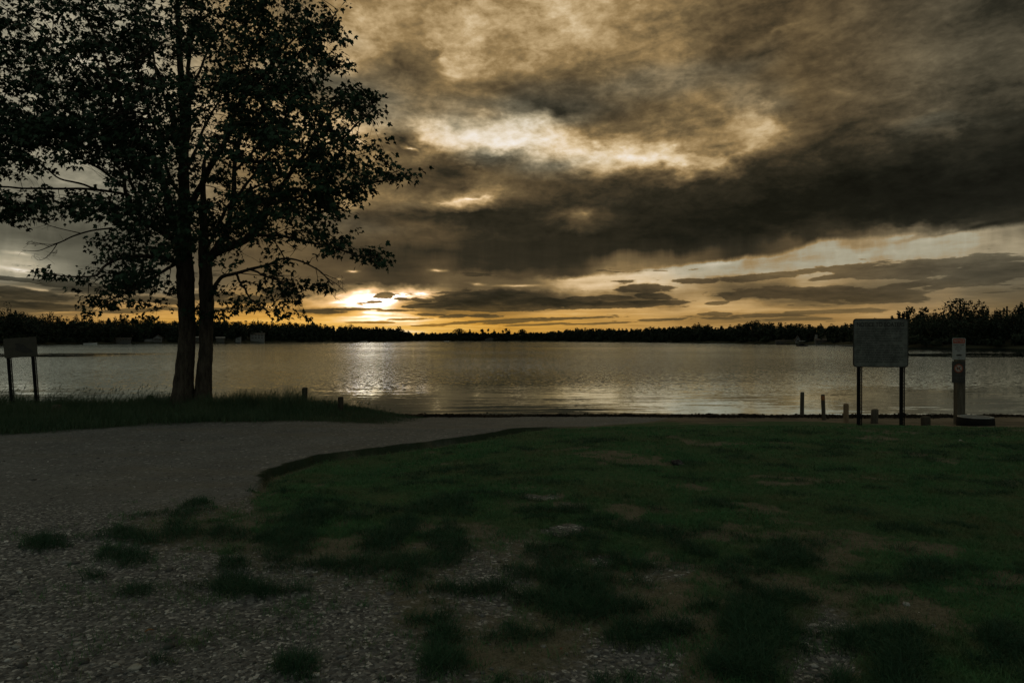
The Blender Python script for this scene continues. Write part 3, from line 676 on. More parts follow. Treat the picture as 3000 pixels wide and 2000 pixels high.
    col = T.mixc(T.m('MAXIMUM', att('bank'), T.m('MULTIPLY', att('clump'), 0.7)), col, (0.014, 0.024, 0.012))  # bank mask also colours the step along the ramp dark
    col = T.mixc(att('far'), col, wood)
    # wet strip at the water's edge
    zz = T.sep(geo)[2]
    wet = T.m('MULTIPLY', T.mr(zz, WATER_Z + 0.012, WATER_Z + 0.05, 1.0, 0.0), T.m('SUBTRACT', 1.0, att('far')))
    col = T.mixc(T.m('MULTIPLY', wet, 0.75), col, (0.022, 0.018, 0.012))
    T.put(b.inputs['Base Color'], col)
    b.inputs['Roughness'].default_value = 0.95
    b.inputs['Specular IOR Level'].default_value = 0.12
    hgt = T.m('ADD', T.m('MULTIPLY', T.m('SUBTRACT', 1.0, vd), T.m('MULTIPLY_ADD', att('stone'), 0.8, 0.2)), T.m('MULTIPLY', n2, 0.6))
    put_bump(T, b, T.m('ADD', hgt, T.m('MULTIPLY', n3, 0.4)), 0.7, 0.012)
    o = np_mesh('ground', np.stack((x, y, z), -1), np.concatenate((q.ravel(), tri.ravel())), np.concatenate((np.full(len(q), 4), np.full(len(tri), 3))), m, None, True,
                {'green': ap(g), 'stone': ap(s), 'bank': ap(bank_step), 'sand': ap(sa), 'road': ap(rdm), 'clump': ap(cl * 0.8), 'far': ap(far * 1.0)})
    return tag(o, 'patchy ground of gravel ramp, worn lawn and sandy lake edge', 'ground', kind='structure')
build_ground()

# ================================================================ lake
def build_water():
    m, T, b = mat_new('water')
    geo = T.new('ShaderNodeNewGeometry').outputs['Position']
    gx, gy, _ = T.sep(geo)
    dist = T.m('SQRT', T.m('ADD', T.m('MULTIPLY', gx, gx), T.m('MULTIPLY', gy, gy)))
    # cat's paws: wind-roughened water with slicks between
    paws = T.noise(T.mapping(geo, scale=(0.010, 0.035, 1)), 1.0, 4.0, 0.55, 0.4)
    calm_near = T.mr(T.m('ADD', gy, T.m('MULTIPLY', T.m('SUBTRACT', T.noise(T.mapping(geo, scale=(0.12, 0.2, 1)), 1.0, 3.0), 0.5), 9.0)), 24.0, 36.0, 0.0, 1.0, True)
    slick = T.m('MULTIPLY', T.mr(gy, 74, 80, 0, 1, True), T.mr(gy, 92, 104, 1, 0, True))
    slick = T.m('MULTIPLY', slick, T.mr(T.m('ABSOLUTE', T.m('ADD', gx, 0.0)), 40, 54, 0.0, 1.0, True))
    slick = T.m('MULTIPLY', slick, T.mr(T.noise(T.mapping(geo, scale=(0.05, 0.25, 1)), 1.0, 3.0, 0.5), 0.36, 0.5, 0.25, 1.0))
    rough = T.m('MULTIPLY', calm_near, T.mr(paws, 0.36, 0.60, 0.55, 1.0))
    rough = T.m('MULTIPLY', rough, T.m('SUBTRACT', 1.0, T.m('MULTIPLY', slick, 0.985)))
    rough = T.m('MULTIPLY', rough, T.mr(dist, 100, 320, 1.0, 0.75))
    c1 = T.noise(T.mapping(geo, scale=(1.6, 3.2, 1)), 1.0, 3.0, 0.6, 0.2, color=True)
    c2 = T.noise(T.mapping(geo, scale=(5.0, 9.0, 1)), 1.0, 2.0, 0.6, 0.0, color=True)
    chop = T.v('ADD', T.v('SCALE', T.v('SUBTRACT', c1, (0.5,) * 3), c=0.34), T.v('SCALE', T.v('SUBTRACT', c2, (0.5,) * 3), c=0.52))
    chop = T.v('SCALE', chop, c=T.m('MULTIPLY_ADD', rough, 0.95, 0.035))
    # long low ripples running in to the beach
    rp = T.mapping(geo, rot=(0, 0, R(4)), scale=(0.30, 3.2, 1))
    r1 = T.noise(rp, 1.0, 3.0, 0.55, 0.3, color=True)
    nearw = T.m('MULTIPLY', T.mr(gy, 26, 40, 1, 0, True), T.mr(T.noise(T.mapping(geo, scale=(0.15, 0.35, 1)), 1.0, 2.0), 0.40, 0.62, 0.15, 1.0))
    rip = T.v('SCALE', T.v('MULTIPLY', T.v('SUBTRACT', r1, (0.5,) * 3), (0.15, 1.0, 0)), c=T.m('MULTIPLY', nearw, 0.085))
    sx, sy, _ = T.sep(T.v('ADD', chop, rip))
    # facets leaning to the beach are the ones seen over the crests
    sy = T.m('SUBTRACT', sy, T.m('MULTIPLY', rough, WATER_TILT))
    nrm = T.v('NORMALIZE', T.comb(T.m('MULTIPLY', sx, 0.7), sy, 1.0))
    gl = T.new('ShaderNodeBsdfGlossy'); T.put(gl.inputs['Color'], WATER_MIRROR); gl.inputs['Roughness'].default_value = 0.03
    T.nt.links.new(nrm, gl.inputs['Normal'])
    df = T.new('ShaderNodeBsdfDiffuse'); df.inputs['Color'].default_value = (0.020, 0.024, 0.023, 1)
    fr = T.new('ShaderNodeFresnel'); fr.inputs['IOR'].default_value = WATER_IOR; T.nt.links.new(nrm, fr.inputs['Normal'])
    mx = T.new('ShaderNodeMixShader'); T.put(mx.inputs[0], T.m('POWER', fr.outputs[0], 0.48)); T.nt.links.new(df.outputs[0], mx.inputs[1]); T.nt.links.new(gl.outputs[0], mx.inputs[2])
    T.nt.links.new(mx.outputs[0], T.nt.nodes['Material Output'].inputs[0]); T.nt.nodes.remove(b)
    x0, x1 = -4200.0, 4200.0
    v = [(x0, 13.0, WATER_Z), (x1, 13.0, WATER_Z), (x1, 5000.0, WATER_Z), (x0, 5000.0, WATER_Z)]
    o = np_mesh('water', v, [0, 1, 2, 3], [4], m)
    tag(o, 'wide still lake mirroring the cloudy sunset sky', 'lake', kind='structure')
WATER_IOR = 1.4
WATER_MIRROR = (0.82, 0.93, 1.0, 1)
WATER_TILT = 0.05
build_water()

# ================================================================ materials
M_BARK = mat_simple('bark', (0.030, 0.025, 0.019), (0.085, 0.072, 0.056), 5.0, 0.95, (3, 3, 0.7), 0.9, 0.03, 0.1)
M_TWIG = mat_simple('twig_bark', (0.030, 0.025, 0.019), (0.06, 0.05, 0.04), 9.0, 0.9, spec=0.1)
def mat_leaf(name, c1, c2, trans=0.25, var=3.0):
    m, T, b = mat_new(name)
    geo = T.new('ShaderNodeNewGeometry')
    f = T.noise(geo.outputs['Position'], var, 3.0, 0.6)
    ri = geo.outputs['Random Per Island']
    c = T.mixc(T.mr(T.m('MULTIPLY_ADD', ri, 0.45, T.m('MULTIPLY', f, 0.9)), 0.35, 0.95), c1, c2)
    T.put(b.inputs['Base Color'], c)
    b.inputs['Roughness'].default_value = 0.65; b.inputs['Specular IOR Level'].default_value = 0.2
    tr = T.new('ShaderNodeBsdfTranslucent'); T.put(tr.inputs['Color'], T.mixc(0.5, c, (0.05, 0.10, 0.02)))
    mx = T.new('ShaderNodeMixShader'); mx.inputs[0].default_value = trans
    T.nt.links.new(b.outputs[0], mx.inputs[1]); T.nt.links.new(tr.outputs[0], mx.inputs[2])
    T.nt.links.new(mx.outputs[0], T.nt.nodes['Material Output'].inputs[0])
    return m
M_MAPLE = mat_leaf('maple_leaf', (0.008, 0.024, 0.012), (0.017, 0.044, 0.020), 0.03, 1.2)
M_FAR = mat_leaf('far_foliage', (0.006, 0.011, 0.006), (0.016, 0.026, 0.012), 0.0, 0.15)
M_LAWN = mat_leaf('lawn_blade', (0.026, 0.094, 0.042), (0.075, 0.18, 0.066), 0.10, 1.5)
def dry_tips():
    nt = M_LAWN.node_tree; T = Tree(nt); b = nt.nodes['Principled BSDF']
    src = b.inputs['Base Color'].links[0].from_socket
    pos = T.new('ShaderNodeNewGeometry').outputs['Position']
    f = T.m('MULTIPLY', T.mr(T.noise(pos, 0.8, 5.0, 0.65), 0.46, 0.62), T.mr(T.noise(pos, 6.0, 3.0, 0.6), 0.36, 0.6, 0.2, 0.95))
    T.put(b.inputs['Base Color'], T.mixc(f, src, (0.135, 0.118, 0.065)))
dry_tips()
M_TALL = mat_leaf('tall_blade', (0.022, 0.058, 0.030), (0.075, 0.105, 0.058), 0.12, 1.0)

# ================================================================ twin-stemmed maple
TY = 15.8
def P(px, py, dy=0.0): return at(px, py, TY + dy)

MAPLE_LIMBS = {   # photo px, py, depth offset, width in px
 'stem_a': [(534,1206,0,66),(536,1170,0,60),(541,1080,0,52),(545,1000,0,47),(546,900,0,46),(544,830,0,50),(543,760,.05,46),(541,690,.1,38),(539,600,.15,33),(537,500,.2,29),(539,383,.2,25),(536,255,.3,20),(527,128,.4,15),(520,0,.5,11),(512,-200,.7,7),(520,-420,.9,3)],
 'stem_b': [(590,1206,.1,58),(593,1160,.1,48),(599,1080,.1,42),(606,1000,.1,37),(605,900,.1,41),(602,830,.1,39),(601,770,.1,35),(598,700,.2,26),(597,640,.3,22),(594,560,.5,16),(600,470,.8,10)],
 'limb1': [(602,770,.1,26),(625,745,0,26),(663,727,-.2,25),(733,689,-.6,21),(772,638,-.9,18),(797,587,-1.1,16),(848,510,-1.5,12),(893,446,-1.8,9),(935,380,-2.1,6),(990,300,-2.4,4)],
 'limb2': [(601,760,.1,20),(640,722,.3,18),(666,670,.5,17),(682,574,.8,15),(692,478,1.0,13),(705,383,1.2,11),(714,287,1.4,9),(735,180,1.6,7),(770,60,1.8,5),(790,-100,2.0,3)],
 'limb3': [(540,650,.1,22),(560,600,0,20),(593,542,-.2,18),(618,485,-.4,16),(670,395,-.8,13),(695,319,-1.0,11),(752,242,-1.4,8),(820,160,-1.8,6),(900,80,-2.2,4)],
 'limb4': [(541,480,.2,16),(552,383,.3,15),(556,260,.5,13),(556,160,.7,11),(585,60,.9,8),(610,-80,1.1,6),(630,-260,1.3,3)],
 'limb5': [(540,700,.1,26),(510,650,0,23),(485,555,-.3,20),(459,485,-.5,18),(408,408,-.9,15),(370,344,-1.2,13),(338,255,-1.5,11),(306,160,-1.7,9),(268,77,-1.9,7),(220,-60,-2.2,4)],
 'limb6': [(541,740,.1,22),(504,698,.3,20),(446,663,.7,17),(389,638,1.1,14),(376,574,1.3,12),(357,510,1.4,10),(306,434,1.8,8),(274,363,2.0,6),(215,280,2.3,4),(140,190,2.6,3)],
 'limb7': [(430,655,.8,10),(408,625,.9,10),(395,561,.6,9),(372,480,.4,8),(350,400,.2,6),(320,320,0,4)],
 'limb8': [(383,575,1.2,9),(330,562,1.0,8),(255,555,.7,7),(96,552,.1,6),(0,548,-.4,5),(-140,540,-.9,3)],
 'limb9': [(360,545,1.3,8),(320,515,1.1,8),(274,485,.9,7),(210,446,.6,6),(150,400,.3,5),(60,350,0,4),(-60,320,-.3,2)],
 'limb10': [(306,562,.9,7),(240,540,.5,6),(178,523,.1,5),(96,465,-.4,4),(38,453,-.8,3),(-60,420,-1.2,2)],
 'limb11': [(544,790,.0,16),(497,762,-.4,14),(440,750,-.9,11),(383,752,-1.3,9),(320,770,-1.7,7),(287,803,-1.9,5),(223,812,-2.3,4),(128,800,-2.9,2.5)],
 'limb12': [(520,770,0,10),(470,800,-.8,8),(410,840,-1.4,6),(340,870,-1.9,4),(290,905,-2.2,2.5)],
 'limb13': [(614,880,.0,16),(626,848,-.2,13),(644,818,-.4,11),(695,799,-.8,9),(778,776,-1.3,7),(848,758,-1.7,5),(925,786,-2.1,3.5),(975,835,-2.3,2.5)],
 'limb14': [(690,799,-.8,7),(712,840,-1.0,6),(740,880,-1.3,5),(790,915,-1.6,3)],
 'limb15': [(725,787,-1.0,6),(790,812,-1.3,5),(850,845,-1.6,4),(880,880,-1.8,2.5)],
 'limb16': [(733,689,-.6,10),(800,690,-1.0,8),(870,700,-1.5,7),(960,722,-2.0,5),(1040,745,-2.4,4),(1120,757,-2.7,2)],
 'limb17': [(790,600,-1.1,9),(860,580,-1.5,8),(950,558,-1.9,6),(1080,540,-2.4,4),(1210,513,-2.9,2)],
 'limb18': [(862,490,-1.6,8),(930,440,-2.0,7),(1010,395,-2.4,5),(1070,345,-2.7,4),(1118,282,-3.0,2)],
 'limb19': [(760,232,-1.4,7),(830,190,-1.9,6),(920,120,-2.3,4),(992,32,-2.7,2)],
 'limb20': [(690,500,1.0,9),(760,430,1.4,8),(850,330,1.9,6),(940,240,2.3,4),(1015,185,2.6,2)],
 'limb21': [(682,580,.8,9),(770,540,1.3,7),(880,500,1.8,5),(1000,470,2.2,3),(1100,440,2.5,2)],
 'limb22': [(540,420,.2,12),(500,340,.8,10),(470,240,1.3,8),(440,130,1.8,6),(400,0,2.3,4),(370,-150,2.6,3)],
 'limb23': [(338,255,-1.5,7),(250,200,-1.9,6),(150,120,-2.3,4),(40,40,-2.7,3),(-80,-20,-3,2)],
 'limb24': [(370,344,-1.2,8),(280,300,-1.7,6),(170,250,-2.2,4),(50,210,-2.7,3),(-90,180,-3.1,2)],
 'limb25': [(538,330,.3,9),(570,240,1.0,8),(620,130,1.6,6),(680,20,2.1,4),(720,-120,2.5,3)],
 'limb26': [(612,752,.0,14),(660,690,1.0,12),(740,640,1.8,9),(850,620,2.4,6),(950,620,2.9,3)],
 'limb27': [(540,560,.1,12),(560,470,1.2,10),(600,380,2.0,8),(650,270,2.6,5),(690,150,3.0,3)],
 'limb28': [(541,600,0,12),(500,520,-1.0,10),(470,420,-1.8,8),(430,300,-2.5,6),(400,180,-3.0,4)],
 'limb29': [(600,740,0,10),(650,640,-1.2,9),(720,540,-2.1,7),(800,430,-2.8,5),(850,300,-3.2,3)],
}
DEAD = [[(330,668,.9,6),(268,676,.8,5),(215,692,.8,4.5),(186,706,.8,4),(147,722,.8,3),(110,735,.9,2.2),(66,733,.9,1.2)],
        [(170,712,.8,3),(152,738,.8,2.4),(132,757,.8,1.8),(112,762,.8,1.2),(98,750,.8,.8)],
        [(186,706,.8,2.4),(150,716,.7,1.8),(110,712,.7,1.4),(80,716,.7,1),(84,708,.7,.7)],
        [(147,722,.8,1.6),(120,715,.8,1.2),(100,722,.8,.8)],
        [(152,738,.8,1.4),(166,741,.8,1),(168,731,.8,.8)],
        [(240,684,.8,3),(170,668,.6,2.4),(130,655,.5,1.6),(96,641,.4,1)],
        [(925,784,-2.1,3),(960,815,-2.2,2.4),(990,835,-2.2,1.8),(1014,858,-2.2,1)],
        [(960,815,-2.2,1.8),(968,850,-2.2,1.3),(985,878,-2.2,.8)],
        [(940,800,-2.1,1.8),(985,818,-2.1,1.3),(1010,833,-2.1,.8)],
        [(925,784,-2.1,1.8),(930,825,-2.1,1.4),(905,845,-2.1,1)],
        [(770,690,-.9,3),(830,705,-1.2,2.4),(862,730,-1.3,1.6),(850,752,-1.3,1)],
        [(800,690,-1.0,2.6),(850,668,-1.3,2),(890,690,-1.4,1.4),(905,712,-1.4,.9)],
        [(700,800,-.8,3),(800,812,-1.2,2),(850,826,-1.4,1.2)]]

# leafy masses: photo cx, cy, rx, ry, share
MASSES = [
 (40,60,150,120,1.0),(180,60,150,120,1.1),(330,60,150,120,1.2),(480,50,140,120,1.2),(640,50,140,120,1.2),(790,60,120,110,1.1),(860,40,80,70,.8),
 (40,200,140,110,1.0),(170,210,130,110,1.0),(310,190,140,110,1.1),(450,200,130,120,1.2),(620,190,130,120,1.1),(760,180,120,110,1.1),(870,170,90,80,.9),(945,120,60,60,1.0),(975,60,32,45,.8),(985,185,45,26,.8),(1010,270,40,26,.6),
 (40,330,150,110,1.3),(180,320,130,100,1.2),(310,310,130,110,1.3),(430,330,120,100,1.2),(600,310,120,100,1.0),(740,310,120,100,1.1),(850,300,100,90,1.0),(960,330,90,55,.8),(1050,310,75,45,.7),(1095,290,32,28,.25),
 (40,410,130,60,1.0),(170,400,110,60,.9),(300,400,110,70,1.0),(430,430,110,80,1.1),(600,430,110,80,.9),(730,430,110,80,1.0),(850,420,110,70,1.0),(960,420,100,45,.8),(1060,420,70,34,.45),
 (30,480,90,35,.5),(130,480,80,30,.4),(250,470,80,30,.45),(400,520,90,60,.8),(490,580,90,80,1.0),(600,540,100,80,.9),(730,540,110,70,1.0),(860,530,110,60,1.0),(990,510,100,55,.9),(1100,505,80,38,.6),(1180,512,48,18,.22),
 (50,600,100,45,.9),(180,600,110,45,.8),(300,610,100,50,.8),(420,620,100,60,.9),(30,650,50,25,.35),
 (560,650,90,70,1.0),(680,630,100,70,1.0),(800,610,100,60,.9),(900,590,90,50,.8),(1000,570,90,40,.6),(1070,570,60,26,.35),(950,640,60,36,.45),
 (350,700,80,50,.8),(440,720,90,60,1.1),(520,720,80,60,1.1),(620,710,80,60,.9),(720,680,80,50,.7),(840,660,80,40,.5),(930,690,70,40,.55),(1010,715,60,34,.55),(1075,745,52,30,.5),(1105,762,25,16,.15),(960,730,60,30,.3),
 (330,790,90,50,1.0),(420,790,80,50,1.0),(300,860,75,45,.85),(390,850,70,50,.8),(455,830,50,50,.5),(285,905,40,30,.32),(270,925,22,22,.12),(435,915,35,26,.25),(410,930,30,20,.14),(465,895,30,24,.14),(210,812,40,10,.16),(155,805,45,9,.2),(128,797,14,8,.07),
 (690,755,60,36,.8),(790,765,70,30,.8),(800,795,60,28,.6),(730,830,50,22,.4),(860,830,50,32,.5),(800,860,70,34,.55),(720,890,60,32,.4),(790,910,70,24,.45),(870,880,40,34,.4),(870,920,36,16,.2),(690,880,40,20,.15),(650,845,24,12,.08),(640,920,30,14,.12),(600,925,14,12,.05),(512,845,18,14,.06),(940,840,22,14,.05),(575,905,14,20,.06),
 (-120,60,120,200,1.2),(-120,330,130,150,1.2),(-110,520,110,110,.9),(-260,250,130,260,1.2),(-120,640,80,40,.4),
 (80,-120,200,110,1.2),(330,-130,200,120,1.3),(560,-130,200,120,1.3),(780,-100,150,100,1.0),(300,-320,220,120,1.2),(560,-330,220,120,1.2),(480,-480,160,70,.7),(-120,-150,150,130,1.0),
]
SKYGAPS = [(96,545,80,22),(225,500,50,16),(337,574,30,14),(172,560,70,9),(640,330,30,40),(705,500,30,30),(560,560,14,40),(590,490,16,50),(640,560,20,30),(745,765,50,30),(860,730,50,24),(660,600,14,30),(800,470,26,14),(120,440,50,10),(470,690,24,10),(880,775,30,22),(690,700,14,20),(560,190,10,60),(510,200,10,90),(330,690,40,8),(60,270,40,12),(150,300,60,10)]

CROWN_DENSITY = 9.8
def build_maple():
    root = empty('maple_tree', (float(P(565, 1190)[0]), TY, -0.02), 0, 'big dark maple with two trunks rising from the grassy bank', 'tree')
    inv = Vector(root.location)
    def loc(p): return np.asarray(p) - np.array(inv)
    nodes = []; nrad = []
    stems = {}
    for k, L in MAPLE_LIMBS.items():
        pts = spline([P(a, b, d) for a, b, d, w in L], 7)
        if k == 'stem_a' or k == 'stem_b':
            wig = 0.012
        else: wig = 0.02
        n = len(pts)
        wd = np.interp(np.linspace(0, len(L) - 1, n), np.arange(len(L)), [w for *_, w in L]) / FPX * TY * 0.5
        tt = np.linspace(0, 1, n)
        for ax in (0, 1, 2):
            ph = rng.uniform(0, 6.28, 2)
            pts[:, ax] += wig * np.minimum(1, 6 * tt * (1 - tt) + (0.2 if k.startswith('stem') else 0)) * (np.sin(tt * 17 + ph[0]) + 0.6 * np.sin(tt * 39 + ph[1])) * (0.4 if ax == 2 else 1)
        stems[k] = (pts, wd)
        if not k.startswith('stem'):
            nodes.append(pts[3:]); nrad.append(wd[3:])
        else:
            hi = pts[:, 2] > 4.0
            nodes.append(pts[hi]); nrad.append(wd[hi])
    for k in ('stem_a', 'stem_b'):
        pts, wd = stems[k]
        flare = 1 + 0.45 * np.exp(-np.maximum(pts[:, 2], -0.1) * 5.0)
        t = Tubes(); t.add(loc(pts), wd * flare, 14, 0.03)
        # burrs and broken stubs on the bark
        o = t.build('trunk', M_BARK, root)
    lt = Tubes()
    for k, (pts, wd) in stems.items():
        if not k.startswith('stem'): lt.add(loc(pts), wd, 8, 0.03)
    N = np.concatenate(nodes); NR = np.concatenate(nrad)
    dead = None
    for di, D in enumerate(DEAD):
        if di in (0, 6, 10, 12):
            if dead is not None: dead.build('dead_branch', M_TWIG, root)
            dead = Tubes()
        pts = spline([P(a, b, d) for a, b, d, w in D], 5)
        wd = np.interp(np.linspace(0, len(D) - 1, len(pts)), np.arange(len(D)), [w for *_, w in D]) / FPX * TY * 0.5
        dead.add(loc(pts), np.maximum(wd, 0.0035), 5)
        for q in range(7):
            i = rng.integers(len(pts) // 3, len(pts)); p = pts[i]
            d = rng.normal(size=3) * (0.12, 0.1, 0.10) + (-0.05 if p[0] < -7 else .05, 0, 0.02)
            e = p + d; mid = (p + e) / 2 + rng.normal(size=3) * 0.02
            dead.add(loc([p, mid, e]), [0.004, 0.003, 0.002], 4)
    # leafy sprays
    tot = []
    for (cx, cy, rx, ry, sh) in MASSES:
        area = rx * ry * math.pi
        n = max(3, int(area / 5400.0 * CROWN_DENSITY * sh))
        k = 0.62 if cy < 260 else 0.85 if cy < 440 else 1.0
        if cx < 470 and 380 < cy < 680: k = 1.9
        if cx > 590 and cy < 260: k = 0.9
        if cx > 700 and cy > 250: k = 1.35
        if cx > 890: k = 1.8
        tot.append((cx, cy, rx, ry, max(3, int(n * k))))
    # secondary boughs reach into every leafy mass before it is filled
    subs = []
    for (cx, cy, rx, ry, n) in tot:
        m = 1 if rx < 60 else 2 if rx < 90 else 4
        for q in range(m):
            a = rng.random() * 6.28; f = 0 if m == 1 else 0.55
            px, py = cx + rx * f * math.cos(a), cy + ry * f * math.sin(a)
            e = min(1.0, math.hypot((px - 520) / 640, (py - 330) / 720.0))
            base = np.interp(px, [0, 520, 1200], [-.4, 0, -2.2])
            subs.append((px, py, base + (0 if rx < 60 else 2.4 * math.sqrt(max(.05, 1 - e * e)) * rng.uniform(-1, 1))))
    pend = [P(*q) for q in subs]
    while pend:
        D2 = [float((((N - c) ** 2).sum(1)).min()) for c in pend]
        i = int(np.argmin(D2)); c = pend.pop(i)
        d2 = ((N - c) ** 2 * (1, 0.8, 1.5)).sum(1); j = int(np.argmin(d2)); a = N[j]; dist = math.sqrt(D2[i])
        if dist < 0.25: continue
        v = c - a
        pts = [a, a + v * .33 + np.array((0, 0, .12 * dist)) + rng.normal(size=3) * .06 * dist, a + v * .67 + np.array((0, 0, .13 * dist)) + rng.normal(size=3) * .06 * dist, c, c + v * .12 - np.array((0, 0, .05 * dist))]
        pts = spline(pts, 4)
        r0 = min(NR[j] * .75, .007 + .009 * dist); rd = np.linspace(r0, .004, len(pts))
        lt.add(loc(pts), rd, 5)
        N = np.concatenate((N, pts[2:])); NR = np.concatenate((NR, rd[2:]))
    leaves_p = []; leaves_d = []; tw = Tubes()
    cxr, hw = 520.0, 640.0
    for (cx, cy, rx, ry, n) in tot:
        for q in range(n):
            rr = math.sqrt(rng.random()) ; th = rng.random() * 6.283
            px, py = cx + rx * rr * math.cos(th), cy + ry * rr * math.sin(th)
            gap = max((1 - ((px - a) / c) ** 2 - ((py - b) / d) ** 2) for a, b, c, d in SKYGAPS)
            if gap > 0 and rng.random() < 0.93: continue
            e = min(1.0, math.hypot((px - cxr) / hw, (py - 330) / 720.0))
            small = rx < 60
            base = np.interp(px, [0, 520, 1200], [-.4, 0, -2.2])
            dep = (0.35 if small else 3.6 * math.sqrt(max(0.05, 1 - e * e))) * rng.uniform(-1, 1) + base * (0.9 if px > 520 else 1)
            c = P(px, py, dep)
            d2 = ((N - c) ** 2 * (1, 0.8, 1.3)).sum(1)
            i = int(np.argmin(d2 + rng.random(len(d2)) * 0.15)); a = N[i]
            dist = math.sqrt(d2[i])
            v = c - a
            if dist > 0.15:
                out = v / (np.linalg.norm(v) + 1e-6)
                mid = a + v * 0.5 + np.array((0, 0, 0.10 * dist)) + rng.normal(size=3) * 0.05 * dist
                pts = spline([a, mid, c, c + out * 0.18 - np.array((0, 0, .03))], 3)
                r0 = min(NR[i] * 0.8, 0.006 + 0.006 * dist)
                tw.add(loc(pts), np.linspace(r0, 0.0025, len(pts)), 4)
                if dist > 0.8 and rng.random() < 0.6: pass
            else: out = rng.normal(size=3)
            # a handful of leaves along the spray
            out = out * (1, 1, .35); out /= np.linalg.norm(out) + 1e-6
            side = np.cross(out, (0, 0, 1)); side /= np.linalg.norm(side) + 1e-6
            m = rng.integers(11, 17)
            for l in range(m):
                t = rng.uniform(-0.26, 0.26)
                p = c + out * t + side * rng.normal() * 0.10 + np.array((0, 0, rng.normal() * 0.05))
                leaves_p.append(p)
                dirn = out * rng.uniform(.2, 1) + side * rng.normal() * 0.7 + np.array((0, 0, -rng.uniform(0.1, 1.0)))
                leaves_d.append(dirn)
    lt2 = lt; lt2.build('branch', M_BARK, root)
    dead.build('dead_branch', M_TWIG, root)
    tw.build('twig', M_TWIG, root)
    # maple leaf blade: five lobes, drooping
    half = [(0, 0), (.10, -.06), (.34, -.02), (.26, .12), (.52, .30), (.34, .36), (.36, .50), (.16, .46), (.14, .70), (0, 1.0)]
    out2 = half + [(-x, y) for x, y in half[-2:0:-1]]
    O = np.array(out2); nl = len(O)
    Pp = np.array(leaves_p); D = np.array(leaves_d); n = len(Pp)
    D /= np.linalg.norm(D, axis=1)[:, None]
    up = rng.normal(size=(n, 3)) * 0.75 + (0, -0.25, 1.0)
    S = np.cross(D, up); S /= np.linalg.norm(S, axis=1)[:, None] + 1e-6
    U = np.cross(S, D)
    sz = rng.uniform(0.072, 0.128, n)
    fold = np.abs(O[:, 0])[None, :, None] * rng.uniform(-0.35, 0.1, n)[:, None, None] - (O[:, 1] ** 2)[None, :, None] * rng.uniform(0.0, 0.35, n)[:, None, None]
    V = Pp[:, None, :] + sz[:, None, None] * (O[None, :, :1] * S[:, None, :] + (O[None, :, 1:]) * D[:, None, :] + fold * U[:, None, :])
    V = V - np.array(inv)
    # two halves per leaf, creased along the midrib
    i0 = np.arange(n)[:, None] * nl
    h = len(half)
    A = np.arange(h)[None, :] + i0; B = np.concatenate(([0], np.arange(nl - 1, h - 2, -1)))[None, :][:, ::-1] + i0
    flat = np.concatenate((A, B), 1).ravel()
    np_mesh('crown', V.reshape(-1, 3), flat, np.tile([A.shape[1], B.shape[1]], n), M_MAPLE, root)
    print('maple leaves', n)
build_maple()

# ================================================================ grass
def blades(name, x, y, h, w, lean, mat, label, cat, seg=3, zoff=0.0, lean_dir=None, tip=0.25):
    n = len(x)
    z = height(x, y) + zoff
    a = rng.uniform(0, 2 * np.pi, n)
    la = rng.uniform(0, 2 * np.pi, n) if lean_dir is None else lean_dir
    t = np.linspace(0, 1, seg + 1)
    cx = x[:, None] + (lean * np.cos(la))[:, None] * t[None, :] ** 1.8
    cy = y[:, None] + (lean * np.sin(la))[:, None] * t[None, :] ** 1.8
    czz = z[:, None] + h[:, None] * (t - 0.25 * t ** 3 * (lean / np.maximum(h, 1e-3))[:, None])
    ww = w[:, None] * (1 - t * (1 - tip))[None, :] * 0.5
    L = np.stack((cx - ww * np.cos(a)[:, None], cy - ww * np.sin(a)[:, None], czz), -1)
    Rr = np.stack((cx + ww * np.cos(a)[:, None], cy + ww * np.sin(a)[:, None], czz), -1)
    V = np.stack((L, Rr), 2).reshape(n, -1, 3)
    k = (seg + 1) * 2
    base = np.arange(n)[:, None, None] * k
    s = np.arange(seg)[None, :, None] * 2
    q = base + s + np.array([0, 1, 3, 2])[None, None, :]
    o = np_mesh(name, V.reshape(-1, 3), q.ravel(), np.full(n * seg, 4), mat)
    return tag(o, label, cat, kind='stuff')

M_TUFT = mat_leaf('tuft_blade', (0.010, 0.036, 0.020), (0.030, 0.080, 0.038), 0.05, 2.0)
def build_lawn():
    # points over the lawn, thinning with distance
    n = 380000
    u = rng.random(n); Y = 2.7 * (13.4 / 2.7) ** u
    X = rng.uniform(-0.86, 0.86, n) * Y
    g, s, cl = cover(X, Y)
    patch = 0.5 + 0.5 * fbm(X, Y, 2.6, 4, 91)
    keep = rng.random(n) < np.clip(g ** 1.2 * (0.30 + 0.8 * patch) + 0.9 * cl, 0, 1)
    X, Y, g, cl, patch = X[keep], Y[keep], g[keep], cl[keep], patch[keep]
    n = len(X)
    m = 2
    X = np.repeat(X, m) + rng.normal(0, 0.014, n * m); Y = np.repeat(Y, m) + rng.normal(0, 0.014, n * m)
    g = np.repeat(g, m); cl = np.repeat(cl, m); patch = np.repeat(patch, m)
    h = (0.018 + 0.035 * patch + 0.050 * cl ** 1.5) * rng.uniform(0.6, 1.35, n * m)
    w = rng.uniform(0.0028, 0.0048, n * m) * np.clip(Y / 5.0, 1, 2.2)
    ln = h * rng.uniform(0.2, 1.2, n * m)
    tall = cl > 0.35
    a = ~tall
    blades('lawn_grass', X[a], Y[a], h[a], w[a], ln[a], M_LAWN, 'short dark green lawn grass with worn patches', 'grass', 2)
    a = tall
    blades('grass_tufts', X[a], Y[a], h[a] * rng.uniform(.7, 1.3, a.sum()), w[a], ln[a] * 1.4, M_TUFT, 'darker coarse grass tufts on the worn ground', 'grass', 2)
    print('lawn blades', n * m)
build_lawn()

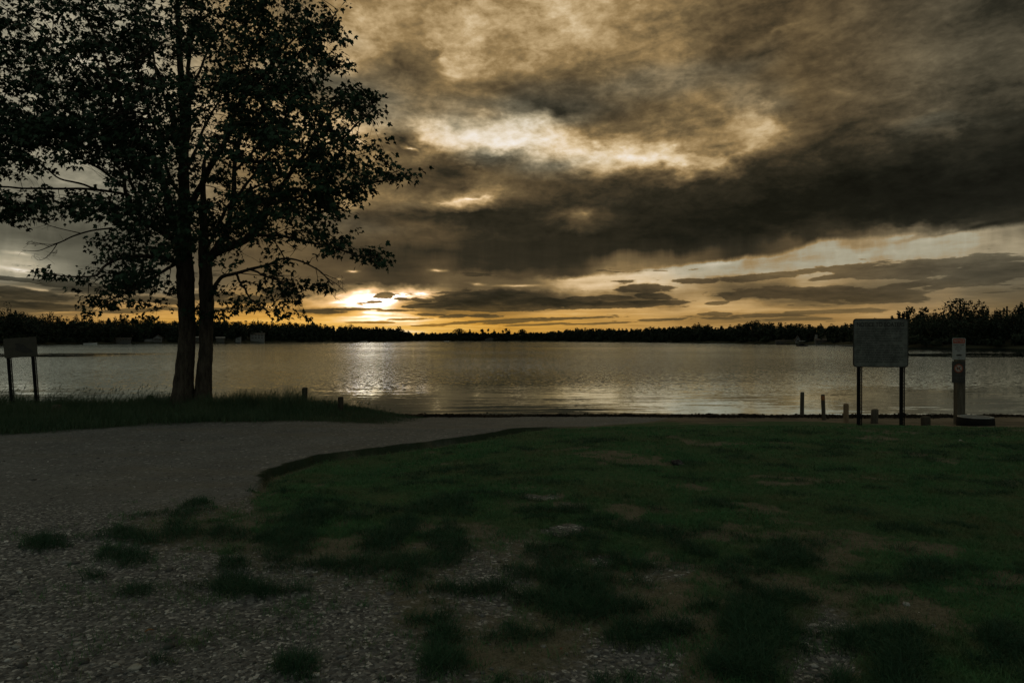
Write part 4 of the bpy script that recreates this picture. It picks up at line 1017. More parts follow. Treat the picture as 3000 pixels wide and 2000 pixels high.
def build_dry_grass():
    n = 190000
    Y = 2.7 * (9.5 / 2.7) ** rng.random(n); X = rng.uniform(-0.86, 0.86, n) * Y
    g, s, cl = cover(X, Y)
    sd, par = edge_sd(X, Y)
    ok = (sd > 0) | ((Y < 7.0) & (X > -3.6 + 0.5 * (Y - 5)))
    pt = 0.5 + 0.5 * fbm(X, Y, 3.5, 4, 95)
    keep = ok & (rng.random(n) < (1 - s) ** 1.3 * (1 - 0.75 * g) * (0.15 + 0.85 * pt) * 0.8)
    X, Y = X[keep], Y[keep]; n = len(X)
    h = rng.uniform(0.010, 0.030, n)
    blades('dry_grass', X, Y, h, rng.uniform(0.0022, 0.004, n) * np.clip(Y / 5, 1, 2), h * rng.uniform(0.8, 2.0, n), M_DRY, 'thin dry olive grass mat between the pebbles', 'grass', 2)
M_DRY = mat_leaf('dry_blade', (0.060, 0.066, 0.032), (0.165, 0.150, 0.085), 0.05, 2.5)
build_dry_grass()

def build_stray_tufts():
    # thin stray tufts where the turf gives way to stones
    n = 5200
    Y = 2.7 * (7.6 / 2.7) ** rng.random(n); X = rng.uniform(-0.86, 0.86, n) * Y
    px = CX + FPX * X / Y; py = HY + FPX * EYE / Y
    w = np.clip(table(GREEN, px, py) * 1.5 + 0.04, 0, 1) * (px > 60)
    keep = rng.random(n) < w * (0.5 + 0.5 * fbm(X, Y, 1.2, 3, 97)) ** 1.6 * 0.8
    X, Y = X[keep], Y[keep]; k = len(X)
    m = rng.integers(5, 26, k); i = np.repeat(np.arange(k), m); sp = rng.uniform(0.012, 0.045, k)
    x = X[i] + rng.normal(size=len(i)) * sp[i]; y = Y[i] + rng.normal(size=len(i)) * sp[i]
    h = rng.uniform(0.025, 0.075, k)[i] * rng.uniform(0.5, 1.3, len(i))
    blades('weed_tufts', x, y, h, rng.uniform(0.0026, 0.0045, len(i)), h * rng.uniform(0.3, 1.5, len(i)), M_LAWN, 'stray weedy tufts thinning out over the stones', 'weeds', 2)
build_stray_tufts()

def build_bank_grass():
    n = 150000
    X = rng.uniform(-14.5, -1.6, n); Y = rng.uniform(11.0, 17.7, n)
    b = bank_mask(X, Y)
    clump = 0.5 + 0.5 * fbm(X, Y, 1.3, 4, 101)
    keep = rng.random(n) < b * (0.25 + 0.75 * clump)
    X, Y, clump = X[keep], Y[keep], clump[keep]; n = len(X)
    back = sstep(13.2, 15.5, Y)
    fade = sstep(-2.8, -5.6, X)
    hh = (0.09 + 0.07 * clump + back * (0.05 + 0.26 * clump ** 1.7)) * (0.18 + 0.82 * fade)
    tuft = np.exp(-((X + 5.0) / .35) ** 2) + 0.9 * np.exp(-((X + 6.1) / .4) ** 2) + 0.6 * np.exp(-((X + 4.2) / .25) ** 2)
    hh = hh * (1 + 0.55 * tuft)
    h = hh * rng.uniform(0.55, 1.4, n)
    w = rng.uniform(0.005, 0.010, n)
    blades('bank_grass', X, Y, h, w, h * rng.uniform(0.1, 0.75, n), M_TALL, 'tall unmown grass along the bank below the maple', 'grass', 3)
    # seeding stems that arch over the water
    n = 1500
    X = rng.uniform(-13.5, -2.3, n); Y = rng.uniform(15.2, 17.3, n)
    dens = np.where(X < -8.2, 1.0, 0.55) * sstep(-1.9, -3.5, X)
    keep = (rng.random(n) < dens) & (bank_mask(X, Y) > 0.5)
    X, Y = X[keep], Y[keep]; n = len(X)
    h = rng.uniform(0.24, 0.50, n) * np.where(X < -8.2, 1.1, 0.85) * (0.3 + 0.7 * sstep(-2.8, -5.5, X))
    lean = h * rng.uniform(0.15, 0.9, n)
    la = rng.normal(0.15, 0.8, n)
    blades('seed_grass', X, Y, h, rng.uniform(0.005, 0.009, n), lean, M_TALL, 'arching seed stems above the bank grass against the lake', 'grass', 5, 0.0, la, 0.5)
    # seed heads
    t = 1.0
    z = height(X, Y)
    tipx = X + lean * np.cos(la); tipy = Y + lean * np.sin(la); tipz = z + h * (1 - 0.25 * lean / h)
    vs, fs = [], []
    k = 0
    for i in range(n):
        if rng.random() < 0.45: continue
        d = np.array((lean[i] * np.cos(la[i]) * 1.8, lean[i] * np.sin(la[i]) * 1.8, h[i] * (1 - .75 * lean[i] / h[i]))); d /= np.linalg.norm(d)
        p = np.array((tipx[i], tipy[i], tipz[i])); L = rng.uniform(.05, .10); r = rng.uniform(.005, .009)
        sd = np.cross(d, (0, 1, 0.1)); sd /= np.linalg.norm(sd); s2 = np.cross(d, sd)
        m = p + d * L * 0.45
        vs += [p - d * .02, m + sd * r, m + s2 * r, m - sd * r, m - s2 * r, p + d * L]
        for a in range(4):
            b2 = (a + 1) % 4
            fs += [k, k + 1 + a, k + 1 + b2, k + 5, k + 1 + b2, k + 1 + a]
        k += 6
    o = np_mesh('seed_heads', vs, fs, np.full(len(fs) // 3, 3), M_TALL)
    tag(o, 'small seed heads on the grass stems over the lake', 'grass', kind='stuff')
build_bank_grass()

# ================================================================ pebbles
ICO = None
def ico():
    bm = bmesh.new(); bmesh.ops.create_icosphere(bm, subdivisions=1, radius=1.0)
    v = np.array([x.co[:] for x in bm.verts]); f = np.array([[w.index for w in q.verts] for q in bm.faces]); bm.free()
    return v, f
IV, IF = ico()
def lumps(name, x, y, z, r, flat, mat, label, cat, shade=None, kind='stuff', rough=0.22):
    n = len(x)
    a = rng.uniform(0, 6.28, n); c, s = np.cos(a), np.sin(a)
    base = IV[None] * (1 + rough * rng.normal(size=(n, len(IV), 1)))
    ax = r * rng.uniform(0.8, 1.5, n); ay = r * rng.uniform(0.7, 1.1, n); az = r * flat * rng.uniform(0.7, 1.2, n)
    bx, by, bz = base[..., 0] * ax[:, None], base[..., 1] * ay[:, None], base[..., 2] * az[:, None]
    V = np.stack((x[:, None] + bx * c[:, None] - by * s[:, None], y[:, None] + bx * s[:, None] + by * c[:, None], z[:, None] + bz), -1)
    F = IF[None] + np.arange(n)[:, None, None] * len(IV)
    o = np_mesh(name, V.reshape(-1, 3), F.ravel(), np.full(n * len(IF), 3), mat, None, True, {'shade': np.repeat(shade if shade is not None else rng.random(n), len(IV))})
    return tag(o, label, cat, kind=kind)

def mat_stone():
    m, T, b = mat_new('pebble')
    f = T.new('ShaderNodeAttribute', attribute_name='shade').outputs['Fac']
    c = T.ramp(f, [(0, (0.050, 0.050, 0.050)), (0.5, (0.12, 0.12, 0.118)), (0.78, (0.21, 0.206, 0.195)), (0.92, (0.38, 0.374, 0.355)), (1.0, (0.68, 0.66, 0.62))])
    n = T.noise(T.new('ShaderNodeTexCoord').outputs['Object'], 90, 3)
    T.put(b.inputs['Base Color'], T.mixc(T.mr(n, .4, .7, 0, .5), c, (0.07, 0.062, 0.05)))
    b.inputs['Roughness'].default_value = 0.8; b.inputs['Specular IOR Level'].default_value = 0.25
    return m
M_STONE = mat_stone()

def build_gravel():
    n = 90000
    Y = 2.7 * (11.5 / 2.7) ** (rng.random(n) ** 1.15); X = rng.uniform(-0.86, 0.86, n) * Y
    g, s, cl = cover(X, Y)
    clus = 0.5 + 0.5 * fbm(X, Y, 2.2, 4, 111)
    keep = rng.random(n) < s ** 1.5 * (1 - 0.8 * g) * (1 - cl) * (0.10 + 0.95 * clus ** 2) * 0.6
    X, Y, s = X[keep], Y[keep], s[keep]; n = len(X)
    r = 0.0034 * np.exp(rng.gamma(1.15, 0.40, n))
    r = np.minimum(r, 0.028)
    z = height(X, Y) + r * 0.15 + 0.012 * 0
    right = X > 0.2
    sh = rng.random(n) ** np.where(right, 0.75, 1.55)
    lumps('gravel', X, Y, z, r, 0.6, M_STONE, 'loose pale and grey pebbles over the worn ground', 'gravel', sh)
    print('pebbles', n)
build_gravel()

def build_wrack():
    n = 16000
    X = rng.uniform(-3.4, 15.5, n)
    edge_y = 18.15 + 0.12 * fbm(X, X * 0, 0.5, 3, 121) - 0.02 * X
    Y = edge_y + rng.normal(0, 0.17, n) - 0.2 - np.abs(rng.normal(0, 0.18, n)) * (X > 5)
    dens = 0.35 + 0.65 * (0.5 + 0.5 * fbm(X, Y, 1.6, 4, 123)) + 0.2 * (X < 1)
    keep = rng.random(n) < dens
    X, Y = X[keep], Y[keep]; n = len(X)
    hump = 0.5 + 0.5 * fbm(X, Y * 0.5, 2.4, 3, 131)
    z = np.maximum(height(X, Y), WATER_Z - 0.01) + rng.random(n) * (0.02 + 0.075 * hump ** 1.6)
    r = rng.uniform(0.012, 0.035, n)
    mt = mat_simple('wrack', (0.012, 0.010, 0.007), (0.035, 0.028, 0.018), 6, 0.95, spec=0.1)
    lumps('beach_wrack', X, Y, z, r, 0.55, mt, 'dark line of washed up weed along the water edge', 'weed', None, 'stuff', 0.4)
    # a few stray shells and pale chips of driftwood
build_wrack()

# ================================================================ signs
M_STEEL = mat_simple('black_steel', (0.006, 0.006, 0.006), (0.012, 0.012, 0.011), 12, 0.85, spec=0.08)
M_BOARD = mat_simple('sign_board', (0.055, 0.060, 0.056), (0.125, 0.132, 0.122), 7.0, 0.6, (1, 1, 1), 0.1, 0.002, 0.3)
M_INK = mat_simple('black_ink', (0.016, 0.016, 0.015), (0.03, 0.03, 0.028), 10, 0.7)
M_INK_FADED = mat_simple('faded_ink', (0.016, 0.018, 0.016), (0.034, 0.037, 0.034), 10, 0.7)
M_FRAME = mat_simple('dark_sign_edge', (0.016, 0.016, 0.015), (0.035, 0.034, 0.030), 9, 0.65)
M_WHITE = mat_simple('white_sign', (0.19, 0.195, 0.188), (0.25, 0.255, 0.245), 6, 0.55, spec=0.3)
M_RED = mat_simple('red_paint', (0.20, 0.034, 0.018), (0.26, 0.045, 0.022), 8, 0.55)
M_DOGRED = mat_simple('orange_red_paint', (0.17, 0.036, 0.016), (0.22, 0.048, 0.020), 8, 0.55)
M_BLACKSIGN = mat_simple('black_sign', (0.018, 0.018, 0.016), (0.03, 0.03, 0.026), 8, 0.5)
M_PINKWHITE = mat_simple('weathered_white', (0.22, 0.20, 0.185), (0.28, 0.26, 0.24), 8, 0.6)
M_OLIVE = mat_simple('olive_board', (0.042, 0.040, 0.030), (0.062, 0.058, 0.044), 5, 0.7)
M_GREY_TXT = mat_simple('grey_print', (0.05, 0.05, 0.046), (0.075, 0.075, 0.07), 10, 0.7)
M_POST = mat_simple('weathered_post', (0.050, 0.044, 0.034), (0.105, 0.092, 0.070), 6, 0.9, (3, 3, 0.5), 0.7, 0.006, 0.1)
M_POSTDK = mat_simple('dark_post', (0.030, 0.026, 0.020), (0.070, 0.060, 0.046), 6, 0.92, (3, 3, 0.5), 0.8, 0.006, 0.1)
M_POSTTAN = mat_simple('tan_post', (0.150, 0.105, 0.066), (0.24, 0.17, 0.105), 7, 0.85, (3, 3, 0.4), 0.5, 0.004, 0.15)
M_ORANGE = mat_simple('orange_band', (0.19, 0.07, 0.02), (0.27, 0.105, 0.03), 20, 0.6)

def rounded(w, h, r, n=5):
    pts = []
    for cx, cy, a0 in ((w / 2 - r, h / 2 - r, 0), (-w / 2 + r, h / 2 - r, 90), (-w / 2 + r, -h / 2 + r, 180), (w / 2 - r, -h / 2 + r, 270)):
        for i in range(n + 1):
            a = R(a0 + 90 * i / n); pts.append((cx + r * math.cos(a), cy + r * math.sin(a)))
    return pts

def panel(name, w, h, r, mat, parent, z, y0, thick=0.004):
    p = [(x, zz + z) for x, zz in rounded(w, h, r)]
    return MB().poly(p, y0, y0 - thick).build(name, mat, parent)

def text_mesh(name, s, size, mat, parent, x, y, z, width=None, bold=0.0, align='CENTER'):
    c = bpy.data.curves.new(name, 'FONT'); c.body = s; c.size = size; c.align_x = align; c.align_y = 'CENTER'; c.extrude = 0.0006; c.offset = bold
    t = bpy.data.objects.new(name, c); COL.objects.link(t)
    bpy.context.view_layer.update()
    me = bpy.data.meshes.new_from_object(t.evaluated_get(bpy.context.evaluated_depsgraph_get()))
    bpy.data.objects.remove(t); bpy.data.curves.remove(c)
    co = np.zeros(len(me.vertices) * 3); me.vertices.foreach_get('co', co); co = co.reshape(-1, 3)
    if width: co[:, 0] *= width / (co[:, 0].max() - co[:, 0].min())
    co = np.stack((co[:, 0] + x, y - co[:, 2], co[:, 1] + z), -1)
    me.vertices.foreach_set('co', co.ravel().astype(np.float32)); me.materials.clear(); me.materials.append(mat); me.update()
    me.name = name
    return link(bpy.data.objects.new(name, me), parent)

def smudged_lines(name, rows, ch, mat, parent, y, seed, align='left', x0=0, maxw=1):
    """lettering too worn to read: uneven strokes grouped like words"""
    rr = random.Random(seed); mb = MB()
    for z, frac in rows:
        x = x0 - maxw / 2 if align == 'left' else x0 - maxw * frac / 2
        end = x + maxw * frac
        mb.box(((x + end) / 2, y + 0.0006, z), (end - x, 0.0004, ch * 0.10))
        while x < end:
            nl = rr.randint(2, 8)
            for k in range(nl):
                if x + ch * 0.6 > end: break
                h = ch * rr.uniform(0.75, 1.0); w = ch * rr.uniform(0.16, 0.26)
                mb.box((x + w / 2, y, z), (w, 0.001, h))
                if rr.random() < 0.75: mb.box((x + ch * 0.3, y - 0.0002, z + rr.choice((-.38, 0, .38)) * ch), (ch * 0.46, 0.001, ch * 0.18))
                if rr.random() < 0.5: mb.box((x + ch * 0.5, y - 0.0004, z + rr.uniform(-.2, .2) * ch), (w * 0.8, 0.001, ch * rr.uniform(.4, .9)))
                x += ch * 0.72
            x += ch * 0.6
    return mb.build(name, mat, parent)

def channel_post(root, x, z0, z1, y=0.0):
    """punched steel post: solid web with a row of holes down one flange"""
    mb = MB()
    mb.box((x - 0.018, y, (z0 + z1) / 2), (0.058, 0.030, z1 - z0))
    mb.box((x + 0.0425, y, (z0 + z1) / 2), (0.009, 0.024, z1 - z0))
    z = z0
    while z < z1:
        mb.box((x + 0.0245, y, z), (0.027, 0.022, 0.017)); z += 0.0285
    return mb.build('post', M_STEEL, root)

# --- big notice board
bx, by = (2580 - CX) / FPX * 13.4, 13.4
zb = hz(bx, by)
r_ = empty('notice_board', (bx, by, zb), R(-9), 'large grey boating notice board on two black punched steel posts', 'sign')
zc = at(0, 1004, by)[2] - zb
channel_post(r_, -0.378, -0.25, zc + 0.42, 0.03); channel_post(r_, 0.405, -0.25, zc + 0.42, 0.03)
pn = panel('panel', 1.015, 0.955, 0.06, M_FRAME, r_, zc, 0.012, 0.010)
panel('face', 0.975, 0.912, 0.045, M_BOARD, pn, zc - 0.004, 0.0, 0.003)
text_mesh('lettering', 'NOTICE TO BOATERS', 0.118, M_INK, pn, -0.005, -0.0036, zc + 0.355, 0.87, 0.0034)
rows = [(zc + 0.27 - 0.046 * i, f) for i, f in enumerate((.98, .95, .99, .72, .93, .96, .46, .90, .97, .99, .95, .86, .97, .98, .9))]
smudged_lines('small_print', rows, 0.030, M_INK_FADED, pn, -0.0036, 3, 'left', 0.0, 0.88)
for x, z in ((-0.378, .41), (0.405, .41), (-0.378, -.42), (0.42, -.13), (.10, -.43)):
    bm_ = MB(); bm_.box((x, -0.006, zc + z), (0.012, 0.005, 0.012), None, 0.002); bm_.build('bolt', M_WHITE, pn)

# --- map board at the far left
lx, ly = (73 - CX) / FPX * 15.4, 15.4
zl = hz(lx, ly)
r_ = empty('map_board', (lx, ly, zl), R(6), 'small olive board with a dark blotch on leaning posts in tall grass', 'sign')
r_.rotation_euler = (0, R(-4.0), R(6))
zc = at(0, 1017, ly)[2] - zl
channel_post(r_, -0.27, -0.25, zc + 0.16, 0.03); channel_post(r_, 0.25, -0.25, zc + 0.16, 0.03)
pn = panel('panel', 0.70, 0.44, 0.03, M_OLIVE, r_, zc, 0.012, 0.010)
bl = []
for i in range(40):
    a = 2 * math.pi * i / 40
    rr = 1 + 0.16 * math.sin(3 * a + 1.0) + 0.08 * math.sin(5 * a)
    x, z = 0.19 * rr * math.cos(a), 0.085 * rr * math.sin(a)
    bl.append((0.05 + x * math.cos(-.5) - z * math.sin(-.5), zc - 0.03 + x * math.sin(-.5) + z * math.cos(-.5)))
MB().poly(bl, 0.0015, -0.0005).build('emblem', M_BLACKSIGN, pn)

# --- notice and no dogs plates on a timber post
sx, sy = (2811 - CX) / FPX * 14.6, 14.6
zs = hz(sx, sy)
r_ = empty('wooden_post', (sx, sy, zs), R(-3), 'square grey timber post standing behind the black fire ring', 'post')
ztop = at(0, 985, sy)[2] - zs
MB().box((0, 0, (ztop - 0.3) / 2 - 0.02), (0.165, 0.15, ztop + 0.26), None, 0.008).build('timber', M_POST, r_)
S = 14.5 / FPX
def plate(name, cpx, cpy, w, h, mat, label):
    p = at(cpx, cpy, sy - 0.09)
    e = empty(name, p, R(-3), label, 'sign')
    return e
r_ = plate('notice_plate', 2809.5, 1021.5, 38, 63, M_WHITE, 'white notice plate with a red header screwed high on the timber post')
w, h = 38 * S, 63.5 * S
pn = panel('plate', w, h, 0.022, M_WHITE, r_, 0, 0.004, 0.004)
hd = MB().poly([(x, z + h / 2 - 0.064) for x, z in rounded(w * 0.89, 0.098, 0.012)], 0.0, -0.001).build('header', M_RED, pn)
text_mesh('lettering', 'NOTICE', 0.07, M_PINKWHITE, hd, 0, -0.0016, h / 2 - 0.064, w * 0.78, 0.0008)
smudged_lines('small_print', [(h / 2 - 0.145, .80)], 0.026, M_INK_FADED, pn, -0.001, 5, 'c', 0, w)
for i, q in enumerate([(h / 2 - 0.19, .46), (h / 2 - 0.235, .56), (h / 2 - 0.272, .26)]): smudged_lines('small_print', [q], 0.028, M_GREY_TXT, pn, -0.001, 6 + i, 'c', 0, w)
fish = [(math.cos(R(a)) * 0.062, math.sin(R(a)) * (0.026 if math.sin(R(a)) > 0 else 0.012)) for a in range(0, 360, 15)]
MB().poly([(x, z - h / 2 + 0.088) for x, z in fish], 0.0, -0.001).build('emblem', M_INK, pn)
b_ = MB(); b_.box((0, -0.003, -h / 2 + 0.035), (0.016, 0.006, 0.016), None, 0.003); b_.build('bolt', M_INK, pn)
r_ = plate('dog_plate', 2808.5, 1090, 37, 63, M_BLACKSIGN, 'black no dogs plate with a red ring below the white notice')
w, h = 37.5 * S, 62.5 * S
pn = panel('plate', w, h, 0.018, M_BLACKSIGN, r_, 0, 0.004, 0.004)
cz = h / 2 - 0.145
disc = lambda rad, n=40: [(rad * math.cos(2 * math.pi * i / n), cz + rad * math.sin(2 * math.pi * i / n)) for i in range(n)]
MB().poly(disc(0.074), 0.0, -0.0008).build('disc', M_PINKWHITE, pn)
ringm = MB(); n = 40
o1 = disc(0.093); i1 = disc(0.071)
vs = [[ringm.bm.verts.new((x, d, z)) for x, z in c] for c, d in ((o1, 0.0), (o1, -0.0026), (i1, -0.0026), (i1, 0.0))]
for a in range(4):
    for i in range(n): ringm.bm.faces.new((vs[a][i], vs[a][(i + 1) % n], vs[(a + 1) % 4][(i + 1) % n], vs[(a + 1) % 4][i]))
dg = MB()
def quad(mb, pts, y0, y1): mb.poly([(x, z + cz) for x, z in pts], y0, y1)
dogo = [(-.046, .012), (-.040, .022), (-.030, .012), (.008, .012), (.022, .034), (.026, .044), (.031, .036), (.044, .030), (.043, .022), (.031, .019), (.027, .006), (.026, -.040), (.017, -.040), (.014, -.014), (-.020, -.014), (-.026, -.040), (-.036, -.040), (-.034, -.012), (-.038, .006)]
quad(dg, dogo, -0.0008, -0.0014); dg.build('dog_symbol', M_INK, pn)
a = R(-45); ca, sa_ = math.cos(a), math.sin(a)
bar = [(-0.073, -0.0085), (0.073, -0.0085), (0.073, 0.0085), (-0.073, 0.0085)]
quad(ringm, [(x * ca - z * sa_, x * sa_ + z * ca) for x, z in bar], -0.0008, -0.0022)
ringm.build('prohibition_ring', M_DOGRED, pn)
for i, q in enumerate([(-0.045, .42), (-0.10, .74), (-0.125, .70), (-0.155, .40)]): smudged_lines('small_print', [q], 0.022, M_GREY_TXT, pn, -0.001, 18 + i, 'c', 0, w)

# --- fire ring lying beside the post
fx, fy = (2858 - CX) / FPX * 14.1, 14.1
zf = hz(fx, fy)
r_ = empty('fire_ring', (fx, fy, zf), 0, 'low black round fire ring with a pale rim, on the sand', 'fire ring')
ow = MB()
ow.lathe([(0.325, -0.06), (0.335, 0.0), (0.338, 0.10), (0.330, 0.165), (0.322, 0.172)], 48)
ow.build('drum', mat_simple('sooty_steel', (0.006, 0.006, 0.006), (0.016, 0.015, 0.013), 9, 0.85, spec=0.1), r_, True)
rm = MB()
prof = [(0.318, 0.173), (0.318, 0.192), (0.262, 0.190), (0.258, 0.174)]
vs = [[rm.bm.verts.new((p * math.cos(2 * math.pi * i / 48), p * math.sin(2 * math.pi * i / 48), z)) for i in range(48)] for p, z in prof]
for a in range(4):
    for i in range(48): rm.bm.faces.new((vs[a][i], vs[a][(i + 1) % 48], vs[(a + 1) % 4][(i + 1) % 48], vs[(a + 1) % 4][i]))
rm.build('rim', mat_simple('galvanised_rim', (0.20, 0.21, 0.205), (0.32, 0.33, 0.32), 7, 0.5, metal=0.3), r_, True)
ash = MB(); ash.lathe([(0.256, 0.1725), (0.24, 0.182), (0.10, 0.186), (0.02, 0.187)], 32, (0, 0, 0), 0.05); ash.build('ash_bed', mat_simple('ash', (0.10, 0.10, 0.098), (0.17, 0.168, 0.16), 9, 0.95), r_)

# --- short posts along the water
def wood_post(px, ptop, pbase, wpx, Y, mat, label, lean=(0, 0), square=False, band=False, slant=(0, 0), group=None):
    x = (px - CX) / FPX * Y; z0 = hz(x, Y)
    top = at(px, ptop, Y)[2] - z0
    rad = wpx / FPX * Y / 2
    o = empty('wooden_bollard' if not square else 'square_post', (x, Y, z0), rng.uniform(0, 6.28) if not square else R(38), label, 'post', group)
    if square:
        w = rad * 1.45
        mb = MB(); mb.rings([[(sx * w / 2 * k, sy_ * w / 2 * k, z) for sx, sy_ in ((-1, -1), (1, -1), (1, 1), (-1, 1))] for z, k in ((-.25, 1), (top - .05, 1), (top - .02, .97), (top, .35))])
        mb.build('shaft', mat, o)
    else:
        mb = MB(); n = 6
        prof = [(rad * 1.04, -0.25), (rad * 1.03, 0.0)] + [(rad * (1.02 - 0.05 * i / n), top * i / n) for i in range(1, n)] + [(rad * 0.96, top - 0.012), (rad * 0.80, top), (rad * 0.2, top + 0.004)]
        mb.lathe(prof, 18, (0, 0, 0), 0.10, slant); mb.build('shaft', mat, o, True)
        if band:
            b2 = MB(); b2.lathe([(rad * 1.03, top - 0.14), (rad * 1.035, top - 0.135), (rad * 1.03, top - 0.035), (rad * 1.0, top - 0.032)], 18); b2.build('band', M_ORANGE, o, True)
    if lean != (0, 0): o.rotation_euler = (R(lean[0]), R(lean[1]), 0)
    return o
G1, G2 = 'wooden posts near the notice board', 'short posts along the left bank'
wood_post(2350, 1148, 1217, 11.5, 17.6, M_POST, 'tallest slim round post, furthest from the boating notice board', (0, 0.5), group=G1)
wood_post(2414, 1155, 1226, 11, 16.6, M_POST, 'slim round post leaning slightly, with an orange band near its top', (0, -2.5), band=True, group=G1)
wood_post(2479, 1181, 1236, 15, 15.0, M_POSTTAN, 'tan square post with a pointed top beside the notice board', square=True, group=G1)
wood_post(2562, 1199, 1235, 20, 14.9, M_POST, 'short thick round post with a slanted top between the board legs', (0, 2), slant=(0.22, 0.05), group=G1)
wood_post(2712, 1219, 1243, 25, 14.2, M_POSTDK, 'squat dark stump between the notice board and the timber post', group=G1)
wood_post(891, 1135, 1180, 16.5, 16.4, M_POSTDK, 'taller dark round post rising from the bank grass toward the ramp', (1, 2.0), slant=(0.08, 0), group=G2)
wood_post(998, 1162, 1200, 16, 15.2, M_POSTDK, 'shorter dark round post at the ramp end of the bank grass', (0, 0), group=G2)
wood_post(704, 1168, 1190, 17, 16.4, M_POSTDK, 'low stub of a post half buried in grass right of the trunks', group=G2)
wood_post(440, 1158, 1190, 17, 16.6, M_POSTDK, 'low flat topped post in the grass just left of the trunks', group=G2)
wood_post(165, 1186, 1216, 26, 14.4, M_POST, 'wide worn stump low in the grass near the leaning map board', group=G2)

# --- stones and litter on the worn ground
def stone(name, px, py, wpx, flat, mat, label, cat, seed):
    x, y = px_ground(px, py, 0.0); z = hz(x, y); r = wpx / FPX * y / 2
    rr = np.random.default_rng(seed)
    bm = bmesh.new(); bmesh.ops.create_icosphere(bm, subdivisions=3, radius=1.0)
    off = rr.uniform(0, 50, 3)
    for v in bm.verts:
        k = 1 + 0.32 * mnoise.noise(v.co * 1.3 + Vector(off)) + 0.12 * mnoise.noise(v.co * 3.2 + Vector(off))
        v.co = Vector((v.co.x * k * r, v.co.y * k * r * 0.7, v.co.z * k * r * flat))
    me = bpy.data.meshes.new(name); bm.to_mesh(me); bm.free(); me.materials.append(mat)
    me.polygons.foreach_set('use_smooth', np.ones(len(me.polygons), bool))
    o = link(bpy.data.objects.new(name, me)); o.location = (x, y, z + r * flat * 0.35); o.rotation_euler = (rr.uniform(-.2, .2), rr.uniform(-.2, .2), rr.uniform(-.6, .6))
    return tag(o, label, cat)
m_pale = mat_simple('pale_stone', (0.20, 0.19, 0.165), (0.34, 0.325, 0.29), 30, 0.8)
m_grey = mat_simple('grey_stone', (0.10, 0.098, 0.092), (0.19, 0.185, 0.175), 20, 0.85)
m_mottle = mat_simple('dark_clod', (0.018, 0.018, 0.017), (0.16, 0.155, 0.14), 22, 0.9, lo=0.5, hi=0.75)
stone('stone', 393, 1957, 42, 0.45, m_pale, 'pale flat stone, biggest on the gravel at the bottom left', 'stone', 1)
stone('stone', 338, 1949, 22, 0.6, m_pale, 'small rounded pale stone just left of the biggest gravel stone', 'stone', 2)
stone('stone', 571, 1869, 20, 0.6, m_pale, 'pale angular stone on the gravel above the biggest stone', 'stone', 3)
stone('stone', 948, 1795, 17, 0.8, m_pale, 'upright pale pebble on gravel below the grass tufts', 'stone', 4)
stone('stone', 1906, 1943, 24, 0.6, m_grey, 'light grey stone among pebbles at the bottom centre', 'stone', 5)
stone('stone', 2408, 1931, 24, 0.6, m_pale, 'pale stone on the pebbly bare patch at the lower right', 'stone', 6)
stone('stone', 226, 1879, 24, 0.4, m_pale, 'thin pale stone on gravel nearest the left edge', 'stone', 7)
stone('clod', 1985, 1362, 34, 0.7, m_mottle, 'dark mottled clod lying alone on the lawn', 'clod', 8)
def leaf_litter(name, px, py, wpx, mat, label, cat, yaw, seed):
    x, y = px_ground(px, py, 0.0); w = wpx / FPX * y
    rr = random.Random(seed); bm = bmesh.new(); n = 9
    top = []; bot = []
    for i in range(n):
        t = i / (n - 1) - 0.5
        half = 0.26 * math.cos(t * math.pi) ** 0.7 * w + 0.002
        zc_ = 0.10 * w * math.sin(t * 5 + seed)
        top.append([(t * w, -half, zc_ + .10 * w), (t * w, 0, zc_), (t * w, half, zc_ + .12 * w)])
    vs = [[bm.verts.new((p[0], p[1], p[2] + 0.008)) for p in r] for r in top]
    for a, b in zip(vs[:-1], vs[1:]):
        for i in range(2): bm.faces.new((a[i], a[i + 1], b[i + 1], b[i]))
    r = bmesh.ops.solidify(bm, geom=bm.faces[:], thickness=0.0012)
    me = bpy.data.meshes.new(name); bm.to_mesh(me); bm.free(); me.materials.append(mat)
    o = link(bpy.data.objects.new(name, me)); o.location = (x, y, hz(x, y) + 0.012); o.rotation_euler = (rr.uniform(-.2, .2), rr.uniform(-.2, .2), R(yaw))
    return tag(o, label, cat)
leaf_litter('dead_leaf', 435, 1856, 24, mat_simple('orange_leaf', (0.26, 0.13, 0.05), (0.36, 0.2, 0.08), 40, 0.7), 'curled orange leaf lying on the gravel', 'leaf', 40, 1)
leaf_litter('paper_scrap', 2818, 1299, 20, mat_simple('paper', (0.36, 0.35, 0.30), (0.45, 0.43, 0.38), 20, 0.8), 'scrap of pale litter on the lawn by the notice post', 'litter', 5, 2)
leaf_litter('wood_chip', 1645, 1910, 16, mat_simple('red_chip', (0.20, 0.075, 0.04), (0.26, 0.1, 0.05), 30, 0.8), 'reddish chip standing in worn turf at the bottom centre', 'chip', 85, 3)

